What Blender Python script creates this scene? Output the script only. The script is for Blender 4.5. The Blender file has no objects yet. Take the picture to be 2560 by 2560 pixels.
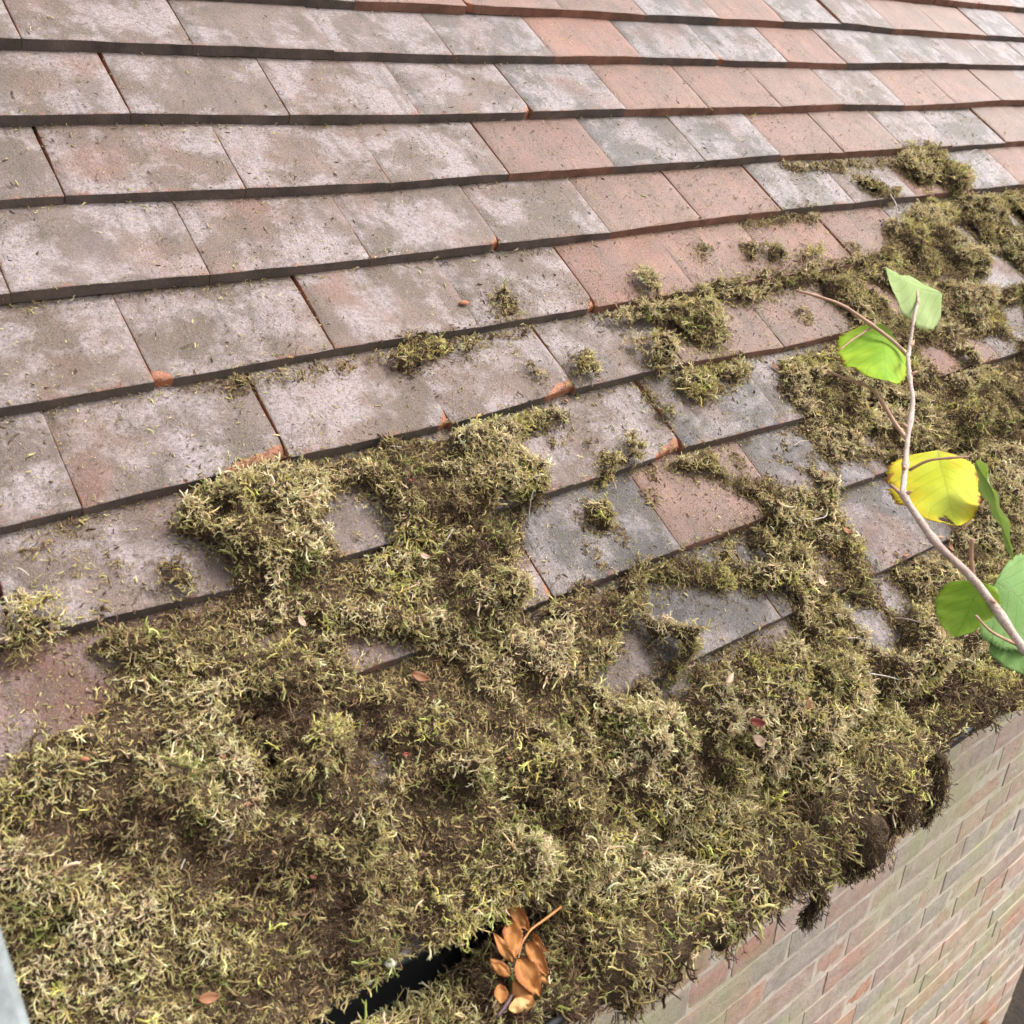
import bpy, math, random
import numpy as np
from mathutils import Matrix, Vector, Euler, Quaternion

random.seed(7)
RNG = np.random.default_rng(7)
scene = bpy.context.scene
COL = scene.collection
PITCH = math.radians(40.0)
H0 = 3.15                      # height of the roof's local origin above the ground
ROOF_M = Matrix.Translation((0, 0, H0)) @ Matrix.Rotation(PITCH, 4, 'X')

# ---------------------------------------------------------------- camera
cam_d = bpy.data.cameras.new('camera')
cam = bpy.data.objects.new('camera', cam_d)
COL.objects.link(cam)
right = Vector((0.7972886763, -0.6032382533, 0.0208416994))
down = Vector((-0.2463166537, -0.3566871533, -0.9011672324))
fwd = Vector((0.5510525136, 0.7133567722, -0.4329702562))
cam.matrix_world = Matrix.Translation((-0.22504, -1.17383, 3.07677)) @ Matrix((right, -down, -fwd)).transposed().to_4x4()
cam_d.sensor_width = 36.0
cam_d.lens = 36.0 * 2344.448 / 2560.0
cam_d.clip_start = 0.02
cam_d.clip_end = 2000.0
cam_d.dof.use_dof = True
cam_d.dof.focus_distance = 1.0
cam_d.dof.aperture_fstop = 13.0
scene.camera = cam

# ---------------------------------------------------------------- sky, sun, exposure
SUN_EL, SUN_AZ = math.radians(55), math.radians(118)      # azimuth measured from +Y towards +X
world = bpy.data.worlds.new('World')
scene.world = world
world.use_nodes = True
wn = world.node_tree.nodes
wl = world.node_tree.links
bg = wn['Background']
sky = wn.new('ShaderNodeTexSky')
sky.sky_type = 'NISHITA'
sky.sun_disc = False
sky.sun_elevation = SUN_EL
sky.sun_rotation = SUN_AZ
sky.air_density = 1.0
sky.dust_density = 4.0
hs = wn.new('ShaderNodeHueSaturation')
hs.inputs['Saturation'].default_value = 0.16
wl.new(sky.outputs[0], hs.inputs['Color'])
wl.new(hs.outputs[0], bg.inputs['Color'])
bg.inputs['Strength'].default_value = 0.15
sun_d = bpy.data.lights.new('sun', 'SUN')
sun_d.energy = 1.5
sun_d.angle = math.radians(20)
sun_d.color = (1.0, 0.97, 0.93)
sun = bpy.data.objects.new('sun', sun_d)
COL.objects.link(sun)
sdir = Vector((math.sin(SUN_AZ) * math.cos(SUN_EL), math.cos(SUN_AZ) * math.cos(SUN_EL), math.sin(SUN_EL)))
sun.rotation_euler = sdir.to_track_quat('Z', 'Y').to_euler()
sun.location = (0, 0, 8)
scene.view_settings.view_transform = 'Standard'
scene.view_settings.look = 'None'
scene.view_settings.gamma = 1.0
scene.view_settings.use_curve_mapping = False
scene.view_settings.exposure = 1.28


scene.render.engine = 'CYCLES'
scene.cycles.max_bounces = 4
scene.cycles.diffuse_bounces = 2
scene.cycles.glossy_bounces = 2
scene.cycles.transmission_bounces = 2
scene.cycles.use_adaptive_sampling = True
scene.cycles.adaptive_threshold = 0.035
scene.cycles.adaptive_min_samples = 24
scene.cycles.caustics_reflective = False
scene.cycles.caustics_refractive = False

# ---------------------------------------------------------------- traced layout, in millimetres
MOSS_ADD=[(10,1,[(-212,-785),(-189,-777),(-171,-768),(-148,-770),(-124,-758),(-108,-745),(-110,-730),(-126,-706),(-66,-703),(-17,-703),(-5,-677),(-37,-649),(-35,-635),(-23,-621),(-3,-603),(12,-606),(36,-606),(81,-604),(118,-609),(245,-609),(373,-613),(434,-622),(423,-657),(387,-663),(361,-650),(320,-658),(314,-680),(310,-703),(341,-703),(376,-701),(389,-677),(412,-674),(422,-690),(432,-700),(504,-703),(586,-705),(695,-704),(688,-678),(607,-650),(564,-648),(547,-624),(571,-600),(670,-597),(752,-601),(818,-609),(906,-517),(1077,-492),(1133,-443),(1216,-421),(1292,-404),(1441,-411),(1598,-406),(2131,-377),(1667,-805),(1198,-1058),(187,-1133),(-53,-1108),(-304,-956),(-285,-782)]),
(12,1,[(1315,-299),(1412,-299),(1449,-327),(1442,-378),(1390,-403),(1357,-401),(1346,-379),(1290,-379),(1279,-346),(1276,-322)]),
(7,0.9,[(1143,-338),(1177,-344),(1194,-369),(1219,-386),(1187,-403),(1146,-388),(1133,-364)]),
(4,0.5,[(981,-303),(1288,-310),(1269,-330),(1007,-324)]),
(5,0.8,[(607,-504),(863,-495),(1077,-491),(1064,-504),(903,-520),(814,-526),(751,-529),(660,-521)]),
(14,1,[(486,-514),(543,-511),(603,-509),(670,-508),(696,-532),(681,-565),(655,-586),(614,-584),(604,-562),(581,-542)]),
(14,1,[(515,-558),(561,-561),(562,-590),(539,-609),(521,-593),(511,-573)]),
(5,0.8,[(373,-469),(396,-465),(394,-485),(382,-498),(360,-492)]),
(5,0.7,[(198,-508),(281,-505),(336,-505),(405,-507),(390,-524),(330,-526),(299,-532),(255,-531),(197,-520)]),
(8,1,[(221,-526),(275,-516),(328,-516),(323,-530),(301,-528),(235,-536),(223,-534)]),
(8,1,[(575,-468),(608,-464),(608,-493),(588,-504),(565,-492)]),
(5,0.8,[(428,-559),(454,-557),(457,-570),(439,-589),(414,-596),(416,-579)]),
(4,0.7,[(364,-552),(375,-559),(389,-581),(376,-583)]),
(7,0.9,[(437,-668),(457,-671),(451,-688),(426,-701),(415,-693)]),
(5,0.8,[(506,-603),(510,-626),(521,-652),(512,-669),(503,-657),(497,-629)]),
(4,0.8,[(723,-421),(737,-435),(722,-464),(707,-456)]),
(4,0.8,[(802,-436),(815,-463),(799,-483),(789,-463)]),
(6,0.9,[(834,-449),(861,-459),(857,-481),(830,-483)]),
(4,0.8,[(886,-469),(953,-463),(932,-487),(885,-488)]),
(4,0.7,[(1000,-465),(1038,-473),(1015,-493)]),
(7,0.9,[(976,-396),(1003,-405),(990,-425),(970,-413)]),
(4,0.7,[(818,-549),(851,-557),(824,-583),(805,-574)]),
(4,0.6,[(838,-400),(980,-396),(969,-409),(829,-416)]),
(26,1,[(-161,-666),(-143,-663),(-124,-671),(-132,-694),(-152,-702),(-174,-709),(-171,-695),(-159,-685)]),
(6,0.8,[(-111,-643),(-105,-640),(-105,-648),(-116,-655),(-118,-652)]),
(6,0.8,[(-110,-678),(-97,-668),(-97,-690),(-107,-691)]),
(4,0.7,[(-88,-647),(-70,-649),(-78,-668),(-80,-656)]),
(6,0.9,[(-53,-664),(-36,-660),(-31,-673),(-41,-700),(-54,-693),(-65,-677)]),
(3,0.5,[(-113,-606),(-95,-612),(-101,-625),(-115,-617)]),
(3,0.5,[(-140,-618),(-115,-621),(-125,-632),(-142,-628)]),
(9,1,[(567,-605),(608,-610),(580,-647),(562,-650),(552,-630)]),
(4,0.6,[(48,-511),(78,-511),(184,-513),(183,-528),(103,-524),(55,-522)])]
MOSS_SUB=[[(469,-702),(506,-702),(669,-701),(695,-696),(690,-676),(607,-650),(562,-650),(544,-621),(534,-608)],
[(468,-704),(477,-723),(515,-738),(552,-777),(559,-800),(427,-801),(402,-799)],
[(584,-709),(614,-712),(626,-745),(661,-777),(640,-797),(619,-779),(602,-752),(589,-723)],
[(676,-800),(784,-805),(818,-852),(839,-904),(773,-907),(720,-906),(709,-875),(680,-851),(666,-835)],
[(497,-810),(516,-816),(523,-841),(502,-841),(495,-823)],
[(367,-827),(422,-846),(428,-863),(471,-866),(501,-905),(442,-903),(379,-905),(370,-881),(351,-851)],
[(591,-918),(650,-955),(607,-1002),(598,-990),(590,-952)],
[(670,-926),(697,-933),(688,-953),(660,-951)],
[(715,-789),(795,-789),(787,-802),(682,-801)],
[(798,-740),(808,-759),(790,-766),(780,-755)],
[(514,-885),(528,-895),(516,-906),(507,-898)],
[(438,-625),(461,-623),(514,-670),(517,-695),(433,-698),(430,-683),(424,-663)],
[(320,-658),(359,-652),(391,-673),(383,-698),(343,-699),(323,-704),(315,-689)],
[(382,-716),(416,-716),(425,-799),(394,-803),(379,-779),(386,-761),(370,-739)],
[(209,-757),(239,-763),(268,-755),(295,-751),(319,-769),(312,-799),(286,-792),(260,-794),(225,-792),(218,-774)],
[(115,-645),(130,-645),(140,-696),(136,-704),(102,-705),(87,-700),(91,-666)],
[(58,-777),(80,-780),(105,-801),(66,-802),(56,-795)],
[(256,-880),(298,-886),(283,-905),(254,-890)],
[(245,-695),(269,-695),(265,-705),(245,-705)],
[(1001,-537),(1031,-548),(1038,-590),(1087,-598),(1067,-608),(997,-593),(992,-566)],
[(754,-526),(839,-524),(887,-543),(901,-584),(881,-606),(817,-609),(749,-609),(739,-545)],
[(1023,-647),(1047,-664),(1070,-689),(1059,-709),(1007,-698),(995,-674)],
[(1123,-668),(1207,-670),(1220,-697),(1120,-699),(1105,-685)],
[(1310,-461),(1339,-472),(1334,-503),(1288,-498)],
[(1344,-520),(1379,-536),(1385,-583),(1377,-590),(1253,-595),(1242,-560),(1293,-574)],
[(1277,-624),(1351,-621),(1266,-691),(1237,-668)],
[(1475,-448),(1512,-460),(1486,-499),(1467,-476)],
[(1116,-674),(1200,-666),(1239,-690),(1103,-705)],
[(34,-869),(50,-870),(44,-885),(33,-881)],
[(-2,-995),(11,-997),(10,-1011),(1,-1008)],
[(-150,-608),(-29,-614),(-36,-634),(-38,-651),(-3,-667),(-15,-702),(-146,-703),(-174,-697)]]
MOUNDS=[(12,-629,45,14),(45,-666,50,16),(289,-653,45,14),(175,-688,50,16),(254,-680,38,12),(257,-815,60,22),(202,-792,45,16),(315,-847,50,18),(341,-886,40,14),(330,-948,65,26),(106,-917,60,24),(223,-946,50,16),(246,-996,60,26),(-118,-798,45,16),(-11,-866,60,18),(30,-900,35,16),(-186,-842,50,14),(-116,-846,40,8),(968,-788,80,14),(1013,-678,60,12),(777,-1005,60,20),(610,-1009,60,20),(451,-996,60,24),(131,-992,45,18),(785,-696,40,10),(760,-660,35,10),(509,-849,40,8),(943,-918,60,14),(-120,-720,25,6)]
JOINT_DEV={0:[(2.5,-6,-16),(4.5,-2,-7),(5.5,-3,-7),(6.5,-2,-4),(7.5,1,0),(8.5,1,5),(9.5,-6,-2),(10.5,4,-2),(11.5,6,-3)],1:[(0.0,10,2),(1.0,11,0),(2.0,10,-3),(3.0,10,-3),(4.0,11,0),(5.0,10,2),(6.0,10,1),(7.0,11,1),(8.0,7,1),(9.0,17,6),(10.0,12,10),(11.0,10,10)],2:[(0.5,-3,3),(1.5,-3,-2),(2.5,-7,-5),(3.5,-4,-2),(4.5,-6,0),(5.5,-7,0),(6.5,-4,1),(7.5,-3,4),(8.5,2,0),(9.5,5,3),(10.5,13,10)],3:[(0.0,-10,5),(1.0,-8,0),(2.0,-10,-4),(3.0,-12,-1),(4.0,-8,0),(5.0,-2,1),(6.0,-5,4),(7.0,-14,2),(8.0,-13,3),(9.0,-31,1),(10.0,-8,3)],4:[(-0.5,0,4),(0.5,2,0),(1.5,3,-2),(2.5,2,-1),(3.5,3,-2),(4.5,3,3),(5.5,2,4),(6.5,9,3)],5:[(0.0,-1,-3),(1.0,2,-1),(2.0,2,-3),(3.0,0,-3),(4.0,-2,-5),(5.0,2,-3)],6:[(-0.5,-7,-3),(0.5,-2,-1),(1.5,-3,-5),(2.5,-7,2),(3.5,-8,3),(4.5,0,-6)],7:[(-1.0,4,10),(-0.1,None,-2),(0.82,None,-3),(2.0,10,-1),(3.0,4,3),(4.18,None,-4)],8:[(2.5,9,0),(3.37,None,-1),(4.69,None,-2)],9:[(1.4,None,-4),(2.27,None,-5),(3.0,-1,-5),(4.31,None,-7)]}
BRANCH={'stem':[(416,-986,2678),(415,-950,2704),(413,-909,2738),(409,-876,2757),(414,-854,2769),(421,-834,2780),(435,-824,2785),(453,-812,2796),(471,-800,2807),(493,-786,2828),(508,-772,2839),(524,-756,2855),(537,-749,2853),(562,-733,2880),(581,-723,2889),(595,-710,2898)],'twig1':[(546,-744,2849),(544,-728,2859),(537,-707,2871),(527,-683,2884),(515,-662,2890),(507,-645,2893)],'twig2':[(486,-791,2799),(491,-774,2808),(498,-758,2817),(501,-740,2827),(497,-719,2830),(494,-700,2833)],'twig3':[(468,-809,2781),(473,-820,2792),(478,-834,2798),(481,-848,2803)],'twig4':[(423,-899,2738),(421,-895,2754),(421,-893,2767)],'twig5':[(413,-945,2706),(394,-934,2718),(381,-926,2732)],'twig6':[(446,-822,2767),(453,-804,2770)],'petiole2':[(539,-707,2867),(517,-705,2859),(498,-705,2852)],'tip2':[(580,-723,2875),(584,-716,2884),(591,-709,2895)]}
LEAVES=[('l1',(620,-721,2889),(557,-698,2915),(621,-693,2901),(560,-731,2876)),('l2',(560,-705,2863),(478,-768,2840),(479,-720,2850),(552,-743,2848)),('l3',(517,-805,2781),(431,-876,2763),(456,-798,2773),(480,-870,2778)),('l4',(427,-905,2733),(393,-912,2701),(414,-878,2713),(399,-928,2717)),('l5',(473,-895,2715),(497,-948,2682),(438,-914,2686),(533,-914,2714)),('l6',(453,-913,2684),(468,-952,2662),(442,-926,2670),(478,-933,2681)),('l7',(487,-854,2801),(472,-907,2740),(476,-876,2762),(450,-893,2782))]
DRIED=[((95,-792,2490),(92,-769,2504),8.0),((87,-780,2497),(77,-798,2486),10.5),((72,-803,2483),(70,-785,2494),8.0),((90,-796,2487),(91,-817,2475),10.5),((97,-794,2488),(99,-807,2481),4.9),((65,-809,2480),(59,-796,2487),8.0),((77,-802,2484),(78,-824,2471),14.2),((80,-805,2482),(88,-823,2471),5.5),((65,-812,2478),(70,-827,2469),11.7),((50,-819,2474),(55,-810,2479),6.8),((53,-823,2471),(69,-829,2468),8.6)]
DRIED_STALK=[(128,-790,2491),(112,-791,2490),(98,-792,2490),(91,-794,2489),(84,-797,2487),(78,-802,2484),(71,-808,2480),(61,-817,2475)]
DRIED_DARK=[(60,-818,2474),(53,-821,2473),(42,-824,2471)]
LITTER=[(333,-471,'frag',14,-9),(397,-605,'frag',8,-62),(103,-822,'leaf',16,-41),(720,-627,'leaf',13,-79),(641,-851,'leaf',15,-36),(561,-890,'pale',14,-107),(665,-781,'leaf',9,-120),(386,-937,'pod',27,25),(357,-994,'pale',20,-36),(435,-986,'leaf',20,-104),(355,-979,'red',14,-36),(149,-729,'pale',10,-28),(30,-746,'pale',11,-84),(1261,-473,'red',14,-117),(815,-917,'leaf',14,-112),(216,-676,'pale',5,-16),(871,-734,'pale',9,-13),(138,-912,'frag',6,-23),(-65,-863,'frag',6,-24),(60,-875,'red',6,-23),(-149,-793,'frag',8,-23),(-69,-827,'frag',6,-23),(-40,-926,'frag',7,-26),(171,-737,'pod',9,-97),(-14,-1000,'stone',9,-28),(-30,-1004,'stone',6,-28),(234,-913,'frag',8,-22),(781,-1033,'leaf',10,-20),(159,-729,'frag',5,-18),(167,-661,'red',5,-15),(-128,-963,'leaf',14,-19),(722,-903,'frag',9,-17)]
TWIGS=[(1177,-395,1130,-458),(663,-734,695,-733),(407,-957,384,-989),(25,-902,33,-932),(98,-638,96,-659),(-146,-639,-141,-647),(-79,-876,-86,-881),(184,-715,159,-730),(544,-953,564,-964),(77,-671,79,-683),(531,-992,570,-1013),(1509,-316,1560,-305),(1313,-340,1297,-372),(647,-958,647,-974),(294,-690,277,-721),(599,-826,635,-823),(1092,-598,1067,-631),(-116,-883,-111,-878),(173,-614,182,-620)]
# ---------------------------------------------------------------- helpers
def tag(o, label=None, cat=None, group=None, kind=None):
    if label: o['label'] = label
    if cat: o['category'] = cat
    if group: o['group'] = group
    if kind: o['kind'] = kind
    return o

def empty(name, m=None, parent=None):
    o = bpy.data.objects.new(name, None)
    o.empty_display_size = 0.05
    COL.objects.link(o)
    if parent: o.parent = parent
    if m is not None: o.matrix_world = m
    return o

def mesh_obj(name, verts, faces, mats, parent=None, m=None, smooth=True, midx=None):
    me = bpy.data.meshes.new(name)
    me.from_pydata([tuple(v) for v in verts], [], [tuple(f) for f in faces])
    for mt in (mats if isinstance(mats, (list, tuple)) else [mats]):
        me.materials.append(mt)
    if smooth is True:
        me.polygons.foreach_set('use_smooth', [True] * len(me.polygons))
    if midx is not None:
        me.polygons.foreach_set('material_index', midx)
    me.update()
    o = bpy.data.objects.new(name, me)
    COL.objects.link(o)
    if parent: o.parent = parent
    if m is not None: o.matrix_basis = m
    return o

def mesh_np(name, V, F, mats, m=None, smooth=True):
    me = bpy.data.meshes.new(name)
    V = np.asarray(V, np.float32); F = np.asarray(F, np.int32)
    k = F.shape[1]
    me.vertices.add(len(V)); me.vertices.foreach_set('co', V.ravel())
    me.loops.add(F.size); me.loops.foreach_set('vertex_index', F.ravel())
    me.polygons.add(len(F))
    me.polygons.foreach_set('loop_start', np.arange(0, F.size, k, dtype=np.int32))
    if smooth: me.polygons.foreach_set('use_smooth', np.ones(len(F), bool))
    me.materials.append(mats)
    me.update(calc_edges=True); me.validate()
    o = bpy.data.objects.new(name, me)
    COL.objects.link(o)
    if m is not None: o.matrix_basis = m
    return o

def tube(pts, radii, sides=6, cap=True):
    """verts, faces of a tapering tube through pts"""
    pts = [Vector(p) for p in pts]
    V, F = [], []
    t0 = (pts[1] - pts[0]).normalized()
    n = t0.orthogonal().normalized()
    for i, p in enumerate(pts):
        t = (pts[min(i + 1, len(pts) - 1)] - pts[max(i - 1, 0)]).normalized()
        n = (n - t * n.dot(t)).normalized()
        b = t.cross(n)
        for k in range(sides):
            a = 2 * math.pi * k / sides
            V.append(p + (n * math.cos(a) + b * math.sin(a)) * radii[i])
    for i in range(len(pts) - 1):
        for k in range(sides):
            a, b2 = i * sides + k, i * sides + (k + 1) % sides
            F.append((a, b2, b2 + sides, a + sides))
    if cap:
        F.append(tuple(range(sides - 1, -1, -1)))
        F.append(tuple((len(pts) - 1) * sides + k for k in range(sides)))
    return V, F

def smooth_path(pts, sub=4):
    """Catmull-Rom"""
    P = [Vector(p) for p in pts]
    P = [P[0] * 2 - P[1]] + P + [P[-1] * 2 - P[-2]]
    out = []
    for i in range(1, len(P) - 2):
        for s in range(sub):
            t = s / sub
            a, b, c, d = P[i - 1], P[i], P[i + 1], P[i + 2]
            out.append(0.5 * ((2 * b) + (c - a) * t + (2 * a - 5 * b + 4 * c - d) * t * t + (3 * b - a - 3 * c + d) * t ** 3))
    out.append(P[-2])
    return out

def vnoise(x, y, seed=0):
    """value noise in 2D, numpy, result about -1..1"""
    x = np.asarray(x, float); y = np.asarray(y, float)
    xi = np.floor(x).astype(np.int64); yi = np.floor(y).astype(np.int64)
    fx = x - xi; fy = y - yi
    fx = fx * fx * (3 - 2 * fx); fy = fy * fy * (3 - 2 * fy)
    def h(a, b):
        n = (a * 374761393 + b * 668265263 + seed * 1442695041) & 0x7fffffff
        n = ((n ^ (n >> 13)) * 1274126177) & 0x7fffffff
        n = n ^ (n >> 16)
        return (n & 0xffff) / 32767.5 - 1.0
    return (h(xi, yi) * (1 - fx) + h(xi + 1, yi) * fx) * (1 - fy) + (h(xi, yi + 1) * (1 - fx) + h(xi + 1, yi + 1) * fx) * fy

def fbm(x, y, seed=0, oct=4):
    r = 0; a = 1.0; s = 0
    for k in range(oct):
        r = r + a * vnoise(x * 2 ** k, y * 2 ** k, seed + k * 17); s += a; a *= 0.5
    return r / s

def inside(X, Y, poly):
    r = np.zeros(X.shape, bool)
    n = len(poly)
    for i in range(n):
        x0, y0 = poly[i]; x1, y1 = poly[(i + 1) % n]
        if y0 == y1: continue
        c = ((Y >= min(y0, y1)) & (Y < max(y0, y1)))
        r ^= c & (X < (x1 - x0) * (Y - y0) / (y1 - y0) + x0)
    return r

def blur(a, n=1):
    for _ in range(n):
        p = np.pad(a, 1, mode='edge')
        a = (p[:-2, 1:-1] + p[2:, 1:-1] + 2 * p[1:-1, 1:-1]) / 4
        p = np.pad(a, 1, mode='edge')
        a = (p[1:-1, :-2] + p[1:-1, 2:] + 2 * p[1:-1, 1:-1]) / 4
    return a

# ---------------------------------------------------------------- material helpers
class NT:
    def __init__(self, name):
        self.m = bpy.data.materials.new(name); self.m.use_nodes = True
        self.t = self.m.node_tree; self.n = self.t.nodes; self.l = self.t.links
        self.b = self.n['Principled BSDF']; self.out = self.n['Material Output']
    def new(self, t, **kw):
        x = self.n.new(t)
        for k, v in kw.items(): setattr(x, k, v)
        return x
    def link(self, a, b): self.l.new(a, b)
    def noise(self, vec, scale, detail=4, rough=0.6, dist=0.0):
        x = self.new('ShaderNodeTexNoise')
        x.inputs['Scale'].default_value = scale; x.inputs['Detail'].default_value = detail
        x.inputs['Roughness'].default_value = rough; x.inputs['Distortion'].default_value = dist
        if vec is not None: self.link(vec, x.inputs['Vector'])
        return x.outputs['Fac']
    def ramp(self, fac, stops, interp='LINEAR'):
        x = self.new('ShaderNodeValToRGB'); cr = x.color_ramp; cr.interpolation = interp
        while len(cr.elements) < len(stops): cr.elements.new(0.5)
        for e, (p, c) in zip(cr.elements, stops):
            e.position = p; e.color = (c, c, c, 1) if isinstance(c, (int, float)) else (*c, 1)
        self.link(fac, x.inputs['Fac']); return x.outputs['Color']
    def mix(self, fac, a, b, mode='MIX'):
        x = self.new('ShaderNodeMix', data_type='RGBA', blend_type=mode)
        for s, v in ((x.inputs[0], fac), (x.inputs[6], a), (x.inputs[7], b)):
            if hasattr(v, 'is_output'): self.link(v, s)
            else: s.default_value = v if isinstance(v, (int, float)) else (*v, 1)
        return x.outputs[2]
    def math(self, op, a, b=0.0, clamp=False):
        x = self.new('ShaderNodeMath', operation=op, use_clamp=clamp)
        for s, v in ((x.inputs[0], a), (x.inputs[1], b)):
            if hasattr(v, 'is_output'): self.link(v, s)
            else: s.default_value = v
        return x.outputs[0]
    def bump(self, h, strength, dist=0.001, prev=None):
        x = self.new('ShaderNodeBump'); x.inputs['Strength'].default_value = strength
        x.inputs['Distance'].default_value = dist; self.link(h, x.inputs['Height'])
        if prev is not None: self.link(prev, x.inputs['Normal'])
        return x.outputs['Normal']
    def set(self, **kw):
        for k, v in kw.items():
            s = self.b.inputs[k.replace('_', ' ')]
            if hasattr(v, 'is_output'): self.link(v, s)
            else: s.default_value = (*v, 1) if isinstance(v, tuple) and len(v) == 3 else v

def objcoord(nt, rnd=True):
    tc = nt.new('ShaderNodeTexCoord'); oi = nt.new('ShaderNodeObjectInfo')
    if not rnd: return tc.outputs['Object'], oi
    cx = nt.new('ShaderNodeCombineXYZ')
    for k, f in enumerate((13.7, 7.3, 5.1)):
        nt.link(nt.math('MULTIPLY', oi.outputs['Random'], f), cx.inputs[k])
    va = nt.new('ShaderNodeVectorMath', operation='ADD')
    nt.link(tc.outputs['Object'], va.inputs[0]); nt.link(cx.outputs[0], va.inputs[1])
    return va.outputs[0], oi

def mat_tile_top():
    """weathered clay: object colour under a film of pale lichen and olive grime"""
    nt = NT('tile_top')
    v, oi = objcoord(nt)
    base = oi.outputs['Color']
    oran = oi.outputs['Alpha']            # 0 = grey tile, 1 = bare clay-coloured tile
    mott = nt.ramp(nt.noise(v, 22, 4, 0.62), [(0.3, 0.74), (0.7, 1.16)])
    c = nt.mix(1.0, base, mott, 'MULTIPLY')
    # olive grime in broad soft patches
    gr = nt.ramp(nt.noise(v, 13, 4, 0.65, 0.4), [(0.38, 0.0), (0.60, 1.0)])
    c = nt.mix(nt.math('MULTIPLY', gr, nt.math('SUBTRACT', 0.8, nt.math('MULTIPLY', oran, 0.45))), c, (0.165, 0.124, 0.088))
    # pale lichen film with crisp ragged edges
    li = nt.ramp(nt.noise(v, 16, 6, 0.7, 0.25), [(0.46, 0.0), (0.565, 1.0)])
    li2 = nt.ramp(nt.noise(v, 210, 2, 0.7), [(0.30, 0.35), (0.60, 1.0)])
    lf = nt.math('MULTIPLY', nt.math('MULTIPLY', li, li2), nt.math('SUBTRACT', 0.74, nt.math('MULTIPLY', oran, 0.66)))
    c = nt.mix(lf, c, (0.60, 0.54, 0.555))
    # clay showing through where the film has rubbed off
    cl = nt.ramp(nt.noise(v, 9, 3, 0.6), [(0.56, 0.0), (0.72, 0.5)])
    c = nt.mix(cl, c, (0.36, 0.17, 0.115))
    # faint run-off streaks down the slope
    mp = nt.new('ShaderNodeMapping'); mp.inputs['Scale'].default_value = (1.0, 0.10, 1.0); nt.link(v, mp.inputs['Vector'])
    st = nt.ramp(nt.noise(mp.outputs['Vector'], 75, 3, 0.6), [(0.52, 0.0), (0.70, 0.5)])
    c = nt.mix(st, c, (0.13, 0.105, 0.08))
    # edge wear at the sides of the tile
    tc = nt.new('ShaderNodeTexCoord'); sx = nt.new('ShaderNodeSeparateXYZ'); nt.link(tc.outputs['Object'], sx.inputs[0])
    ex = nt.math('MULTIPLY', nt.math('SUBTRACT', nt.math('ABSOLUTE', sx.outputs[0]), 0.0795), 420, True)
    ey = nt.math('MULTIPLY', nt.math('SUBTRACT', 0.006, sx.outputs[1]), 220, True)
    en = nt.ramp(nt.noise(v, 60, 3, 0.7), [(0.52, 0.0), (0.62, 1.0)])
    ew = nt.math('MULTIPLY', nt.math('MAXIMUM', ex, ey), en)
    c = nt.mix(nt.math('MULTIPLY', ew, 0.75), c, (0.40, 0.17, 0.095))
    # fine dark and green grit
    sp = nt.ramp(nt.noise(v, 420, 2, 0.7), [(0.36, 1.0), (0.46, 0.0)])
    c = nt.mix(nt.math('MULTIPLY', sp, 0.42), c, (0.085, 0.068, 0.045))
    sp2 = nt.ramp(nt.noise(v, 600, 1, 0.6), [(0.61, 0.0), (0.70, 1.0)])
    c = nt.mix(nt.math('MULTIPLY', sp2, 0.35), c, (0.52, 0.46, 0.36))
    nrm = nt.bump(nt.noise(v, 230, 4, 0.9), 0.9, 0.0026)
    c = nt.mix(1.0, c, (0.58, 0.54, 0.525), 'MULTIPLY')
    ca = nt.new('ShaderNodeAttribute', attribute_name='chip', attribute_type='GEOMETRY')
    cf = nt.ramp(nt.math('ADD', ca.outputs['Fac'], nt.math('MULTIPLY', nt.math('SUBTRACT', nt.noise(v, 140, 3, 0.7), 0.5), nt.math('MULTIPLY', ca.outputs['Fac'], 1.6))), [(0.30, 0.0), (0.42, 1.0)])
    c = nt.mix(cf, c, nt.mix(nt.noise(v, 60, 2, 0.6), (0.19, 0.075, 0.04), (0.46, 0.18, 0.09)))
    nt.set(Base_Color=c, Roughness=0.50, Normal=nrm)
    nt.b.inputs['Specular IOR Level'].default_value = 0.65
    return nt.m

def mat_tile_raw(name, col, col2):
    nt = NT(name)
    v, oi = objcoord(nt)
    c = nt.ramp(nt.noise(v, 45, 5, 0.65), [(0.3, col2), (0.65, col)])
    nt.set(Base_Color=c, Roughness=0.9, Normal=nt.bump(nt.noise(v, 500, 4, 0.7), 0.6, 0.001))
    return nt.m

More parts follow.
